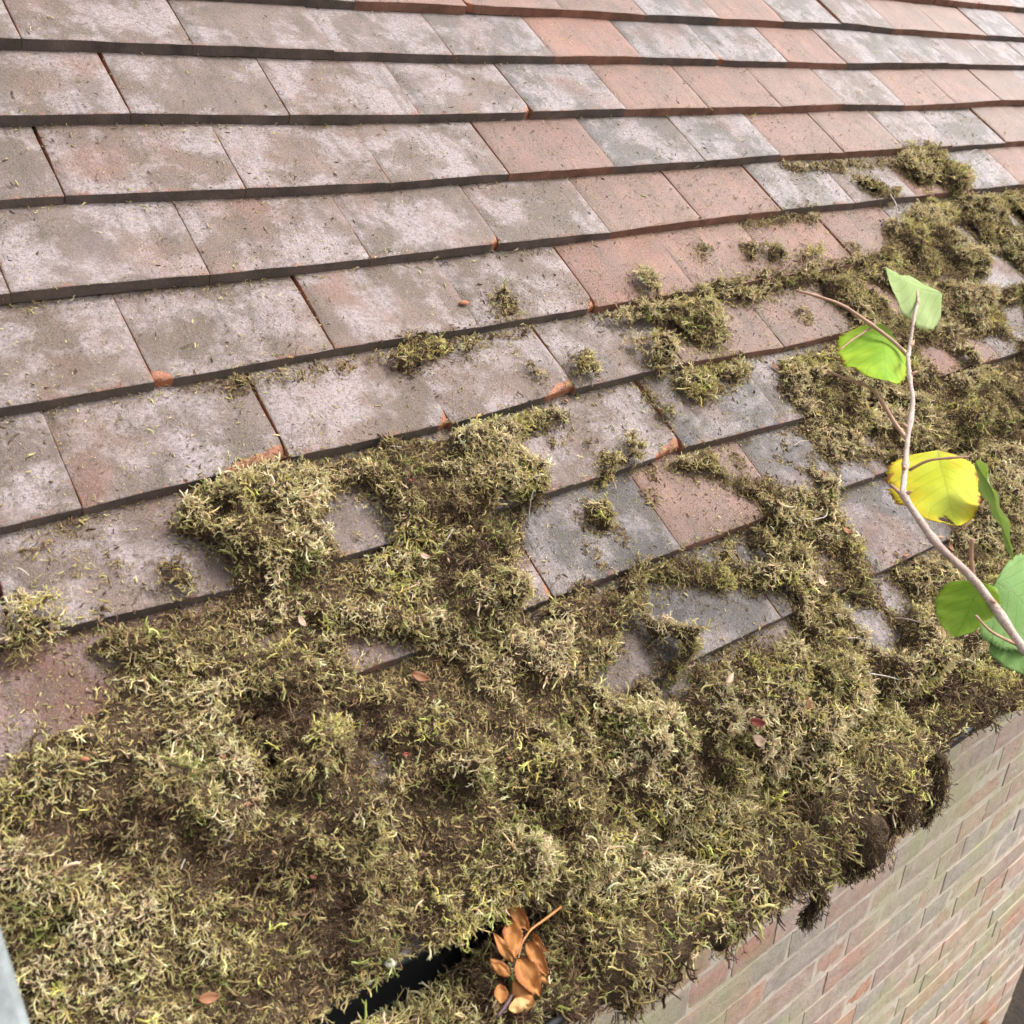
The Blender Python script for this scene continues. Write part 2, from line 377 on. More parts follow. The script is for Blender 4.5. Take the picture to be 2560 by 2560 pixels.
def mat_tile_tail():
    nt = NT('tile_tail')
    v, oi = objcoord(nt)
    dk = nt.mix(oi.outputs['Alpha'], (0.105, 0.079, 0.067), (0.20, 0.098, 0.066))
    c = nt.mix(1.0, dk, nt.ramp(nt.noise(v, 30, 5, 0.65), [(0.3, 0.6), (0.7, 1.5)]), 'MULTIPLY')
    gr = nt.ramp(nt.noise(v, 18, 4, 0.6), [(0.55, 0.0), (0.7, 0.5)])
    c = nt.mix(gr, c, (0.05, 0.055, 0.02))
    ch = nt.ramp(nt.noise(v, 38, 3, 0.6), [(0.70, 0.0), (0.74, 0.85)])
    c = nt.mix(ch, c, (0.33, 0.12, 0.055))
    ca = nt.new('ShaderNodeAttribute', attribute_name='chip', attribute_type='GEOMETRY')
    cf = nt.ramp(nt.math('ADD', ca.outputs['Fac'], nt.math('MULTIPLY', nt.math('SUBTRACT', nt.noise(v, 140, 3, 0.7), 0.5), nt.math('MULTIPLY', ca.outputs['Fac'], 1.6))), [(0.30, 0.0), (0.42, 1.0)])
    c = nt.mix(cf, c, nt.mix(nt.noise(v, 60, 2, 0.6), (0.19, 0.075, 0.04), (0.46, 0.18, 0.09)))
    nt.set(Base_Color=c, Roughness=0.92, Normal=nt.bump(nt.noise(v, 350, 2, 0.7), 0.7, 0.0015))
    return nt.m

def mat_soil():
    nt = NT('moss_soil')
    v, oi = objcoord(nt, False)
    c = nt.ramp(nt.noise(v, 90, 3, 0.7), [(0.3, (0.026, 0.018, 0.011)), (0.55, (0.075, 0.050, 0.030)), (0.75, (0.125, 0.09, 0.05))])
    nt.set(Base_Color=c, Roughness=0.95, Normal=nt.bump(nt.noise(v, 320, 2, 0.75), 1.0, 0.004))
    nt.b.inputs['Specular IOR Level'].default_value = 0.1
    return nt.m

def mat_moss():
    """colour of each shoot from its own tint; older base browner than the growing tip"""
    nt = NT('moss_shoot')
    ti = nt.new('ShaderNodeAttribute', attribute_name='tint', attribute_type='INSTANCER')
    al = nt.new('ShaderNodeAttribute', attribute_name='along', attribute_type='GEOMETRY')
    k = nt.ramp(al.outputs['Fac'], [(0.0, 0.0), (0.75, 1.0)])
    brown = nt.mix(1.0, ti.outputs['Color'], (0.52, 0.40, 0.28), 'MULTIPLY')
    c = nt.mix(k, brown, ti.outputs['Color'])
    nt.set(Base_Color=c, Roughness=0.75)
    nt.b.inputs['Specular IOR Level'].default_value = 0.25
    tr = nt.new('ShaderNodeBsdfTranslucent'); nt.link(c, tr.inputs['Color'])
    mx = nt.new('ShaderNodeMixShader'); mx.inputs[0].default_value = 0.32
    nt.link(nt.b.outputs[0], mx.inputs[1]); nt.link(tr.outputs[0], mx.inputs[2])
    nt.link(mx.outputs[0], nt.out.inputs['Surface'])
    return nt.m

def mat_simple(name, col, col2=None, scale=40, rough=0.8, bump=0.3, bs=300, spec=0.4, transl=0.0):
    nt = NT(name)
    v, oi = objcoord(nt)
    c = nt.ramp(nt.noise(v, scale, 5, 0.6), [(0.3, col2 or tuple(x * 0.6 for x in col)), (0.68, col)])
    nt.set(Base_Color=c, Roughness=rough, Normal=nt.bump(nt.noise(v, bs, 4, 0.65), bump, 0.001))
    nt.b.inputs['Specular IOR Level'].default_value = spec
    if transl:
        tr = nt.new('ShaderNodeBsdfTranslucent'); nt.link(c, tr.inputs['Color'])
        mx = nt.new('ShaderNodeMixShader'); mx.inputs[0].default_value = transl
        nt.link(nt.b.outputs[0], mx.inputs[1]); nt.link(tr.outputs[0], mx.inputs[2])
        nt.link(mx.outputs[0], nt.out.inputs['Surface'])
    return nt.m

def mat_leaf(name, c_mid, c_out, c_edge, transl=0.45, wear=0.5):
    """broad leaf: UV u along midrib, v from midrib to edge; pale side veins"""
    nt = NT(name)
    v, oi = objcoord(nt)
    at = nt.new('ShaderNodeAttribute', attribute_name='leafuv', attribute_type='GEOMETRY')
    sx = nt.new('ShaderNodeSeparateXYZ'); nt.link(at.outputs['Vector'], sx.inputs[0])
    u, w = sx.outputs[0], nt.math('ABSOLUTE', sx.outputs[1])
    n1 = nt.noise(v, 55, 4, 0.6)
    k = nt.math('ADD', nt.math('MULTIPLY', w, 0.7), nt.math('MULTIPLY', nt.math('SUBTRACT', n1, 0.5), 1.3))
    c = nt.mix(nt.ramp(k, [(0.15, 0.0), (0.75, 1.0)]), c_mid, c_out)
    e = nt.math('ADD', w, nt.math('MULTIPLY', nt.math('SUBTRACT', nt.noise(v, 120, 3, 0.6), 0.5), wear))
    c = nt.mix(nt.ramp(e, [(0.95, 0.0), (1.03, 1.0)]), c, c_edge)
    vv = nt.math('SINE', nt.math('MULTIPLY', nt.math('SUBTRACT', u, nt.math('MULTIPLY', w, 0.32)), 46))
    net = nt.new('ShaderNodeTexVoronoi', feature='DISTANCE_TO_EDGE'); net.inputs['Scale'].default_value = 420; nt.link(v, net.inputs['Vector'])
    nv = nt.ramp(net.outputs['Distance'], [(0.0, 0.45), (0.09, 0.0)])
    vein = nt.math('MAXIMUM', nt.math('MAXIMUM', nt.ramp(vv, [(0.80, 0.0), (1.0, 0.9)]), nv), nt.ramp(w, [(0.0, 1.0), (0.05, 0.0)]))
    c = nt.mix(nt.math('MULTIPLY', vein, 0.38), c, tuple(min(1, x * 0.62) for x in c_mid))
    spt = nt.ramp(nt.noise(v, 95, 2, 0.5), [(0.73, 0.0), (0.76, 1.0)])
    c = nt.mix(nt.math('MULTIPLY', spt, wear), c, (0.06, 0.03, 0.015))
    nrm = nt.bump(nt.math('SUBTRACT', nt.noise(v, 150, 3, 0.6), nt.math('MULTIPLY', vein, 0.6)), 0.35, 0.001)
    nt.set(Base_Color=c, Roughness=0.55, Normal=nrm)
    nt.b.inputs['Specular IOR Level'].default_value = 0.35
    tr = nt.new('ShaderNodeBsdfTranslucent'); nt.link(c, tr.inputs['Color'])
    mx = nt.new('ShaderNodeMixShader'); mx.inputs[0].default_value = transl
    nt.link(nt.b.outputs[0], mx.inputs[1]); nt.link(tr.outputs[0], mx.inputs[2])
    nt.link(mx.outputs[0], nt.out.inputs['Surface'])
    return nt.m

def mat_brick():
    nt = NT('brick_face')
    v, oi = objcoord(nt)
    tc = nt.new('ShaderNodeTexCoord')
    g = nt.new('ShaderNodeNewGeometry')
    c = nt.mix(1.0, nt.mix(1.0, oi.outputs['Color'], (1.2, 1.1, 1.05), 'MULTIPLY'), nt.ramp(nt.noise(v, 30, 4, 0.65), [(0.3, 0.65), (0.7, 1.25)]), 'MULTIPLY')
    c = nt.mix(0.34, c, (0.48, 0.415, 0.335))
    # wall-wide algae and pale lime bloom, laid over bricks and joints alike
    al = nt.ramp(nt.noise(g.outputs['Position'], 4.5, 6, 0.6, 0.5), [(0.41, 0.0), (0.60, 0.85)])
    c = nt.mix(al, c, (0.40, 0.375, 0.235))
    lb = nt.ramp(nt.noise(g.outputs['Position'], 14, 5, 0.72, 0.6), [(0.46, 0.0), (0.70, 0.6)])
    c = nt.mix(lb, c, (0.50, 0.415, 0.36))
    sp = nt.ramp(nt.noise(v, 210, 3, 0.6), [(0.30, 0.7), (0.38, 0.0)])
    c = nt.mix(sp, c, (0.09, 0.065, 0.05))
    h = nt.math('ADD', nt.noise(v, 300, 4, 0.7), nt.math('MULTIPLY', nt.noise(v, 50, 4, 0.6), 1.5))
    nt.set(Base_Color=c, Roughness=0.72, Normal=nt.bump(h, 0.7, 0.003))
    return nt.m

def mat_mortar():
    nt = NT('lime_mortar')
    g = nt.new('ShaderNodeNewGeometry')
    c = nt.ramp(nt.noise(g.outputs['Position'], 26, 6, 0.65), [(0.3, (0.46, 0.39, 0.31)), (0.65, (0.64, 0.56, 0.46))])
    al = nt.ramp(nt.noise(g.outputs['Position'], 4.5, 6, 0.6, 0.5), [(0.46, 0.0), (0.62, 0.6)])
    c = nt.mix(al, c, (0.44, 0.41, 0.25))
    nt.set(Base_Color=c, Roughness=0.9, Normal=nt.bump(nt.noise(g.outputs['Position'], 260, 5, 0.7), 0.8, 0.003))
    return nt.m

M_TOP, M_TAIL = mat_tile_top(), mat_tile_tail()
M_SIDE = mat_tile_raw('tile_side_clay', (0.38, 0.155, 0.08), (0.16, 0.07, 0.04))
M_RAW = mat_tile_raw('broken_clay', (0.36, 0.145, 0.075), (0.20, 0.08, 0.045))
M_SOIL, M_MOSS = mat_soil(), mat_moss()

# ---------------------------------------------------------------- roof of plain clay tiles
W, G, T = 167.0, 100.0, 12.4           # joint pitch, gauge, tile thickness in mm
TANA = 0.127                           # kick of each tile against the plane of the tails
NCOURSE = 10

def dev(v, u):
    """offset of a joint from the regular grid (mm); courses sag and drift a little"""
    if v in JOINT_DEV:
        d = JOINT_DEV[v]
        us = [e[0] for e in d]; dy = [e[2] for e in d]
        ux = [e[0] for e in d if e[1] is not None]; dx = [e[1] for e in d if e[1] is not None]
        return float(np.interp(u, ux, dx)) if ux else 0.0, float(np.interp(u, us, dy))
    r = random.Random(v * 31 + int(u * 2))
    return r.uniform(-4, 4), r.uniform(-2, 2) - 1

def joint(v, u):
    dx, dy = dev(v, u)
    return u * W + dx, -v * G + dy

def tail_y(v, x):
    """y of the tail line of course v at x (arrays)"""
    us = np.arange(-8, 22, 0.5)
    ys = np.array([joint(v, u)[1] for u in us])
    return np.interp(x, us * W, ys)

def make_tile_mesh(seed, chip=None):
    """one plain tile, tail edge along x at y=0, head towards +y, top at z=0; chip = (side, width, depth)"""
    r = np.random.default_rng(seed)
    w2 = 82.6
    xs = np.array([-w2, -w2 + 1.0, -70, -55, -37, -18, 0, 18, 37, 55, 70, w2 - 1.0, w2])
    if chip is not None:
        xs = np.array([-w2, -w2 + 1.0, -60, -30, 0, 20, 34, 44, 52, 59, 65, 71, 76, w2 - 1.0, w2])
        if chip[0] < 0: xs = -xs[::-1]
    ys = np.array([0, 1.0, 4, 8, 13, 20, 32, 55, 90, 140, 200, 265.0])
    nx, ny = len(xs), len(ys)
    X, Y = np.meshgrid(xs, ys)
    edge = (X <= -w2 + .01) | (X >= w2 - .01) | (Y <= .01)
    cam_l = r.uniform(0.5, 2.2); cam_x = r.uniform(-.6, 1.2)
    Zt = -cam_l * ((Y - 60) / 205) ** 2 * 0.6 - cam_x * (X / w2) ** 2 + 0.6 * fbm(X / 40 + seed * 9, Y / 40, seed, 3)
    Zt = Zt - Zt[0].mean()
    jx = 0.5 * fbm(Y / 13, Y * 0 + seed, seed + 5, 3) * np.sign(X); jy = 0.8 * fbm(X / 13, X * 0 + seed, seed + 9, 3)
    X2 = X + np.where(np.abs(X) > w2 - 2, jx, 0); Y2 = Y + np.where(Y < 2, jy, 0)
    Zt = Zt - np.where(edge, 0.5 + 0.3 * r.random(X.shape), 0)
    ischip = np.zeros(X.shape, bool)
    if chip is not None:
        side, cw, cd = chip
        q = (w2 - X * side) / cw                       # 0 at the corner
        prof = np.clip(1 - q, 0, 1) ** 0.55 * (1 + 0.25 * fbm(X / 6, Y / 6, seed, 2))
        lim = 15 * prof
        ischip = (q < 1.0) & (Y < lim + 1.5)
        dz = np.clip((lim - Y) / 15, 0, 1.0)
        Zt = Zt - np.where(ischip, cd * dz ** 0.7, 0)
        Y2 = Y2 + np.where(ischip & (Y < 3), 4.5 * prof, 0)
    V = [(a, b, c) for a, b, c in zip(X2.ravel(), Y2.ravel(), Zt.ravel())]
    Zb = Zt.copy()
    if chip is not None: Zb = Zb + np.where(ischip, chip[2] * np.clip((lim - Y) / 15, 0, 1) ** 0.7, 0)
    base = len(V)
    ring = [(0, i) for i in range(nx)] + [(j, nx - 1) for j in range(1, ny)] + [(ny - 1, i) for i in range(nx - 2, -1, -1)] + [(j, 0) for j in range(ny - 2, 0, -1)]
    F, mi = [], []
    for j in range(ny - 1):
        for i in range(nx - 1):
            F.append((j * nx + i, j * nx + i + 1, (j + 1) * nx + i + 1, (j + 1) * nx + i))
            cc = ischip[j, i] and ischip[j, i + 1] and (ischip[j + 1, i] or ischip[j + 1, i + 1])
            mi.append(0)
    for (j, i) in ring:
        V.append((X2[j, i], Y2[j, i], Zb[j, i] - T + 0.5))
    n = len(ring)
    for k in range(n):
        a, b = ring[k], ring[(k + 1) % n]
        F.append((a[0] * nx + a[1], base + k, base + (k + 1) % n, b[0] * nx + b[1]))
        tail = a[0] == 0 and b[0] == 0
        cc = chip is not None and ischip[a] and ischip[b] and tail
        mi.append(2 if tail else 1)
    F.append(tuple(base + k for k in range(n - 1, -1, -1))); mi.append(1)
    me = bpy.data.meshes.new('tile')
    me.from_pydata([tuple(c / 1000 for c in p) for p in V], [], F)
    for mt in (M_TOP, M_SIDE, M_TAIL, M_RAW): me.materials.append(mt)
    me.polygons.foreach_set('material_index', mi)
    me.polygons.foreach_set('use_smooth', [k == 0 for k in mi])
    ca = np.zeros(len(V), np.float32)
    if chip is not None:
        amt = np.where(ischip, np.clip(0.30 + (lim - Y) / 7.0, 0, 1), 0.0)
        ca[:base] = amt.ravel()
        for kk, (j, i) in enumerate(ring): ca[base + kk] = 0.55 * amt[j, i] if j == 0 else 0
    at = me.attributes.new('chip', 'FLOAT', 'POINT'); at.data.foreach_set('value', ca)
    me.update()
    return me

TILE_MESHES = [make_tile_mesh(s) for s in range(9)] + [make_tile_mesh(20, (1, 6, 2.0)), make_tile_mesh(22, (-1, 9, 1.5))] + [make_tile_mesh(s) for s in range(9, 14)]
CHIPPED = {(6, -0.5): make_tile_mesh(41, (1, 62, 8.5)), (7, 2.0): make_tile_mesh(42, (1, 46, 6.0)),
           (5, 0.0): make_tile_mesh(43, (-1, 16, 5.0)), (6, 1.5): make_tile_mesh(44, (1, 40, 3.5)),
           (4, 1.5): make_tile_mesh(45, (1, 10, 4.0)), (2, 2.5): make_tile_mesh(46, (1, 9, 4.0)),
           (5, 2.0): make_tile_mesh(47, (1, 12, 5.0)), (6, 0.5): make_tile_mesh(48, (1, 12, 5.0))}

GREY = [(0.305, 0.222, 0.192), (0.285, 0.22, 0.196), (0.31, 0.222, 0.185), (0.305, 0.205, 0.172)]
BLUE = [(0.245, 0.212, 0.202), (0.225, 0.198, 0.194)]
ORNG = [(0.40, 0.215, 0.152), (0.43, 0.213, 0.145), (0.37, 0.205, 0.155), (0.385, 0.228, 0.17)]
DARK = [(0.135, 0.125, 0.13), (0.12, 0.11, 0.115)]
BRWN = [(0.25, 0.11, 0.078)]
COLOURS = {  # course -> {left joint u: kind}
    0: {2.5: 'o', 3.5: 'o', 4.5: 'o', 5.5: 'b', 6.5: 'o', 7.5: 'b', 8.5: 'g', 9.5: 'o', 10.5: 'o', 11.5: 'b', 12.5: 'o'},
    1: {3: 'b', 4: 'o', 5: 'b', 6: 'b', 7: 'o', 8: 'b', 9: 'b', 10: 'g', 11: 'g', 12: 'b'},
    2: {3.5: 'b', 4.5: 'o', 5.5: 'o', 6.5: 'o', 7.5: 'g', 8.5: 'o', 9.5: 'o', 10.5: 'o', 11.5: 'g'},
    3: {3: 'o', 4: 'b', 5: 'b', 6: 'o', 7: 'o', 8: 'g', 9: 'b', 10: 'o', 11: 'o'},
    4: {3.5: 'o', 4.5: 'o', 5.5: 'b', 6.5: 'g', 7.5: 'o', 8.5: 'b', 9.5: 'o'},
    5: {3: 'o', 4: 'o', 5: 'o', 6: 'o', 7: 'b', 8: 'b', 9: 'o'},
    6: {1.5: 'g', 2.5: 'g', 3.5: 'o', 4.5: 'o', 5.5: 'o', 6.5: 'o', 7.5: 'b', 8.5: 'o'},
    7: {-1: 'g', 1: 'g', 2: 'g', 3: 'd', 4: 'b', 5: 'o', 6: 'o'},
    8: {-1.5: 'r', -0.5: 'r', 0.5: 'g', 1.5: 'd', 2.5: 'o', 3.5: 'd', 4.5: 'b'},
    9: {1: 'g', 2: 'd', 3: 'd', 4: 'd'},
}
KIND = {'g': (GREY, 0.0), 'b': (BLUE, 0.0), 'o': (ORNG, 1.0), 'd': (DARK, 0.25), 'r': (BRWN, 0.6)}

roof = empty('tiled_roof', ROOF_M)
tag(roof, 'sloping roof of overlapping grey and orange plain clay tiles, mossy towards the eaves', 'roof')

cam_inv = cam.matrix_world.inverted()
def in_view(p, margin=0.06):
    c = cam_inv @ Vector(p)
    if c.z > -0.05: return False
    f = 2344.448 / 2560.0
    return abs(f * c.x / -c.z) < 0.5 + margin and abs(f * c.y / -c.z) < 0.5 + margin

rest_v, rest_f, rest_m, rest_c = [], [], [], []
for v in range(-7, NCOURSE + 1):
    off = 0.5 if v % 2 == 0 else 0.0
    if v == 10: off = 0.5
    for k in range(-5, 19):
        u = k + off
        (x0, y0), (x1, y1) = joint(v, u), joint(v, u + 1)
        rr = random.Random(v * 1000 + int(u * 2))
        kind = COLOURS.get(v, {}).get(u)
        if kind is None:
            kind = 'g' if u < 3 else rr.choice('ggboobo')
        cols, al = KIND[kind]
        me = CHIPPED.get((v, u)) or TILE_MESHES[rr.randrange(len(TILE_MESHES))]
        wdt = math.hypot(x1 - x0, y1 - y0)
        rz = math.atan2(y1 - y0, x1 - x0)
        loc = Vector(((x0 + x1) / 2000, (y0 + y1) / 2000, rr.uniform(-0.0012, 0.0010)))
        mm = Matrix.Translation(loc) @ Matrix.Rotation(rz + rr.uniform(-.003, .003), 4, 'Z') @ Matrix.Rotation(-math.atan(TANA) + rr.uniform(-.004, .004), 4, 'X') @ Matrix.Rotation(rr.uniform(-.008, .008), 4, 'Y') @ Matrix.Diagonal(((wdt - 0.7) / 165.2, 1, 1, 1))
        seen = any(in_view(ROOF_M @ Vector((xx / 1000, yy / 1000, 0))) for xx, yy in ((x0, y0), (x1, y1), (x0, y0 + 95), (x1, y1 + 95), ((x0 + x1) / 2, y0 + 50)))
        if seen:
            o = bpy.data.objects.new('tile', me)
            COL.objects.link(o); o.parent = roof; o.matrix_basis = mm
            c = rr.choice(cols); j = rr.uniform(0.9, 1.1)
            o.color = (c[0] * j, c[1] * j, c[2] * j, al)
        else:
            b0 = len(rest_v)
            rest_v += [tuple(mm @ q.co) for q in me.vertices]
            for pl in me.polygons:
                rest_f.append(tuple(b0 + i for i in pl.vertices)); rest_m.append(pl.material_index)
o = mesh_obj('surrounding_tiles', rest_v, rest_f, [M_TOP, M_SIDE, M_TAIL, M_RAW], parent=roof, smooth=False, midx=rest_m)
o.color = (0.255, 0.215, 0.19, 0.2)
tag(o, kind='stuff')
# underlay so that no light leaks between tiles
M_FELT = mat_simple('roofing_felt', (0.02, 0.018, 0.016), rough=0.95)
mesh_obj('underlay', [(-1.0, -0.97, -0.075), (3.3, -0.97, -0.075), (3.3, 0.9, -0.075), (-1.0, 0.9, -0.075), (-1.0, -0.97, -0.08), (3.3, -0.97, -0.08), (3.3, 0.9, -0.08), (-1.0, 0.9, -0.08)],
         [(0, 1, 2, 3), (7, 6, 5, 4), (0, 4, 5, 1), (1, 5, 6, 2), (2, 6, 7, 3), (3, 7, 4, 0)], M_FELT, parent=roof, smooth=False)

# ---------------------------------------------------------------- eaves: fascia, soffit, gutter  (world: y = -out)
def box(name, x0, x1, y0, y1, z0, z1, mat, parent=None, bev=0.0):
    V = [(x, y, z) for z in (z0, z1) for y in (y0, y1) for x in (x0, x1)]
    F = [(0, 2, 3, 1), (4, 5, 7, 6), (0, 1, 5, 4), (2, 6, 7, 3), (0, 4, 6, 2), (1, 3, 7, 5)]
    o = mesh_obj(name, V, F, mat, parent=parent, smooth=False)
    if bev:
        b = o.modifiers.new('bevel', 'BEVEL'); b.width = bev; b.segments = 2
    return o
M_BLACKWOOD = mat_simple('black_painted_board', (0.018, 0.018, 0.018), rough=0.6)
M_GUTTER = mat_simple('black_plastic', (0.014, 0.014, 0.015), (0.02, 0.02, 0.02), rough=0.38, bump=0.1, spec=0.5)
XW0, XW1 = -1.2, 2.335                # ends of the building in x
eaves = empty('eaves_boards', Matrix.Translation((0, -0.74, H0 - 0.80)))
tag(eaves, 'black fascia and soffit boards under the tile ends', 'eaves')
def child_box(name, parent, *a, **k):
    o = box(name, *a, **k); o.parent = parent; o.matrix_parent_inverse = parent.matrix_world.inverted(); return o
bpy.context.view_layer.update()
child_box('fascia_board', eaves, XW0, XW1, -0.732, -0.710, H0 - 0.84, H0 - 0.672, M_BLACKWOOD, bev=0.002)
child_box('soffit_board', eaves, XW0, XW1, -0.709, -0.552, H0 - 0.836, H0 - 0.822, M_BLACKWOOD, bev=0.002)
GC, GZ, GR = -0.7905, H0 - 0.688, 0.0545     # gutter centre (y), lip height, radius
gut_v, gut_f = [], []
ns = 18
for x in (XW0, XW1):
    for r in (GR, GR - 0.0025):
        for k in range(ns + 1):
            a = math.pi * k / ns
            gut_v.append((x, GC - r * math.cos(a), GZ - r * math.sin(a)))
m1 = ns + 1
for k in range(ns):
    gut_f.append((k, k + 1, 2 * m1 + k + 1, 2 * m1 + k))
    gut_f.append((m1 + k + 1, m1 + k, 3 * m1 + k, 3 * m1 + k + 1))
gut_f += [(0, 2 * m1, 3 * m1, m1), (ns, m1 + ns, 3 * m1 + ns, 2 * m1 + ns)]
gutter = empty('gutter', Matrix.Translation((0, GC, GZ - GR)))
tag(gutter, 'black plastic half-round gutter under the tile ends, choked with moss', 'gutter')
bpy.context.view_layer.update()
def adopt(o, parent):
    o.parent = parent; o.matrix_parent_inverse = parent.matrix_world.inverted(); return o
adopt(mesh_obj('trough', gut_v, gut_f, M_GUTTER), gutter)
lv, lf = tube([(XW0, GC - GR - 0.001, GZ), (XW1, GC - GR - 0.001, GZ)], [0.0036] * 2, 8)
adopt(mesh_obj('rolled_lip', lv, lf, M_GUTTER), gutter)

# ---------------------------------------------------------------- brick wall
YW = -0.55                             # outer face of the wall
M_BRICK, M_MORTAR = mat_brick(), mat_mortar()
wall = empty('brick_wall', Matrix.Translation((0, YW, 0)))
tag(wall, 'weathered brick wall below the gutter with pale joints and green algae', 'wall')
bpy.context.view_layer.update()
adopt(box('mortar', XW0, XW1 - 0.004, YW + 0.0020, YW + 0.215, -0.05, H0 - 0.70, M_MORTAR), wall)
def brick_mesh(seed, L):
    r = np.random.default_rng(seed)
    n, mrow = 8, 4
    V, F = [], []
    hh, d = 0.0662, 0.10
    for j in range(mrow + 1):
        for i in range(n + 1):
            x = (i / n - .5) * L; z = (j / mrow - .5) * hh
            e = i in (0, n) or j in (0, mrow)
            x += (r.uniform(-.0014, .0014) if i in (0, n) else 0); z += (r.uniform(-.0010, .0010) if j in (0, mrow) else 0)
            V.append((x, (r.uniform(.0004, .0014) if e else r.uniform(-.0010, .0004)), z))
    for j in range(mrow):
        for i in range(n):
            F.append((j * (n + 1) + i, j * (n + 1) + i + 1, (j + 1) * (n + 1) + i + 1, (j + 1) * (n + 1) + i))
    b = len(V)
    for x, z in ((-.5, -.5), (.5, -.5), (.5, .5), (-.5, .5)): V.append((x * L * .985, d, z * hh * .96))
    def row(a, s): return a
    c0 = list(range(n + 1)); c2 = [mrow * (n + 1) + i for i in range(n + 1)]
    l = [j * (n + 1) for j in range(mrow + 1)]; rr_ = [j * (n + 1) + n for j in range(mrow + 1)]
    F.append(tuple(reversed(c0)) + (b, b + 1)); F.append(tuple(c2) + (b + 2, b + 3))
    F.append(tuple(l) + (b + 3, b)); F.append(tuple(reversed(rr_)) + (b + 1, b + 2))
    F.append((b + 3, b + 2, b + 1, b))
    me = bpy.data.meshes.new('brick'); me.from_pydata(V, [], F); me.materials.append(M_BRICK)
    me.polygons.foreach_set('use_smooth', [False] * (n * mrow + 5)); me.update()
    return me
STRETCH = [brick_mesh(100 + k, 0.216) for k in range(6)]
HEADER = [brick_mesh(200 + k, 0.104) for k in range(4)]
BRICKC = [(0.44, 0.27, 0.215), (0.45, 0.29, 0.23), (0.42, 0.215, 0.16), (0.36, 0.235, 0.185), (0.30, 0.20, 0.175), (0.38, 0.17, 0.105), (0.42, 0.165, 0.085), (0.30, 0.27, 0.25), (0.36, 0.29, 0.25), (0.34, 0.25, 0.20), (0.27, 0.25, 0.245), (0.42, 0.30, 0.25)]
rv, rf = [], []
row = 0
z = H0 - 0.745
cand = []
while z > 0.02:
    x = XW1 - 0.004 - (0.0 if row % 2 == 0 else 0.0)
    k = 0
    while x > XW0:
        hd = (k + row) % 3 != 0
        L = 0.104 if hd else 0.216
        if row % 2 == 1 and k == 1: L = 0.050; hd = None
        cand.append((x - L / 2, z, hd, row, k))
        x -= L + 0.0045
        k += 1
    z -= 0.0755; row += 1
brick_hidden = []
for (x, z, hd, row_, k) in cand:
    rr = random.Random(row_ * 77 + k)
    me = rr.choice(HEADER if hd else STRETCH)
    mm = Matrix.Translation((x, YW + rr.uniform(-.0015, .0022), z + rr.uniform(-.002, .002))) @ Matrix.Rotation(rr.uniform(-.012, .012), 4, 'Y') @ Matrix.Rotation(rr.uniform(-.006, .006), 4, 'Z')
    if hd is None: mm = mm @ Matrix.Diagonal((0.050 / 0.216, 1, 1, 1))
    if in_view((x, YW, z), 0.03) and x > 0.3:
        o = bpy.data.objects.new('brick', me); COL.objects.link(o)
        o.parent = wall; o.matrix_parent_inverse = wall.matrix_world.inverted(); o.matrix_basis = mm
        o.color = (*rr.choice(BRICKC), 1)
    else:
        b0 = len(rv); rv += [tuple(mm @ q.co) for q in me.vertices]
        for pl in me.polygons: rf.append(tuple(b0 + i for i in pl.vertices))
o = mesh_obj('surrounding_bricks', rv, rf, M_BRICK, smooth=False)
o.color = (0.33, 0.22, 0.18, 1); tag(adopt(o, wall), kind='stuff')

# ---------------------------------------------------------------- ground
nt = NT('earth')
g = nt.new('ShaderNodeNewGeometry')
c = nt.ramp(nt.noise(g.outputs['Position'], 9, 8, 0.7), [(0.3, (0.018, 0.013, 0.009)), (0.55, (0.055, 0.036, 0.022)), (0.75, (0.11, 0.065, 0.035))])
nt.set(Base_Color=c, Roughness=0.95, Normal=nt.bump(nt.noise(g.outputs['Position'], 25, 8, 0.7), 1.0, 0.05))
ground = mesh_obj('ground', [(-400, -400, 0), (400, -400, 0), (400, 400, 0), (-400, 400, 0)], [(0, 1, 2, 3)], nt.m, smooth=False)
tag(ground, 'dark earth at the foot of the wall', kind='structure')

# ---------------------------------------------------------------- moss on the roof: height field
CELL = 3.0
GX = np.arange(-480, 1860, CELL); GY = np.arange(-1044, -60, CELL)
X, Y = np.meshgrid(GX, GY)
wx = X + 9 * fbm(X / 26, Y / 26, 3, 3) + 6 * fbm(X / 9, Y / 9, 5, 2); wy = Y + 9 * fbm(X / 26, Y / 26, 4, 3) + 6 * fbm(X / 9, Y / 9, 6, 2)
cov = np.zeros(X.shape); hgt = np.zeros(X.shape)
for h, d, poly in MOSS_ADD:
    k = inside(wx, wy, poly)
    cov[k] = np.maximum(cov[k], d); hgt[k] = np.maximum(hgt[k], h)
for poly in MOSS_SUB:
    k = blur(inside(wx, wy, poly).astype(float), 3) > 0.14
    cov[k] = 0; hgt[k] = 0
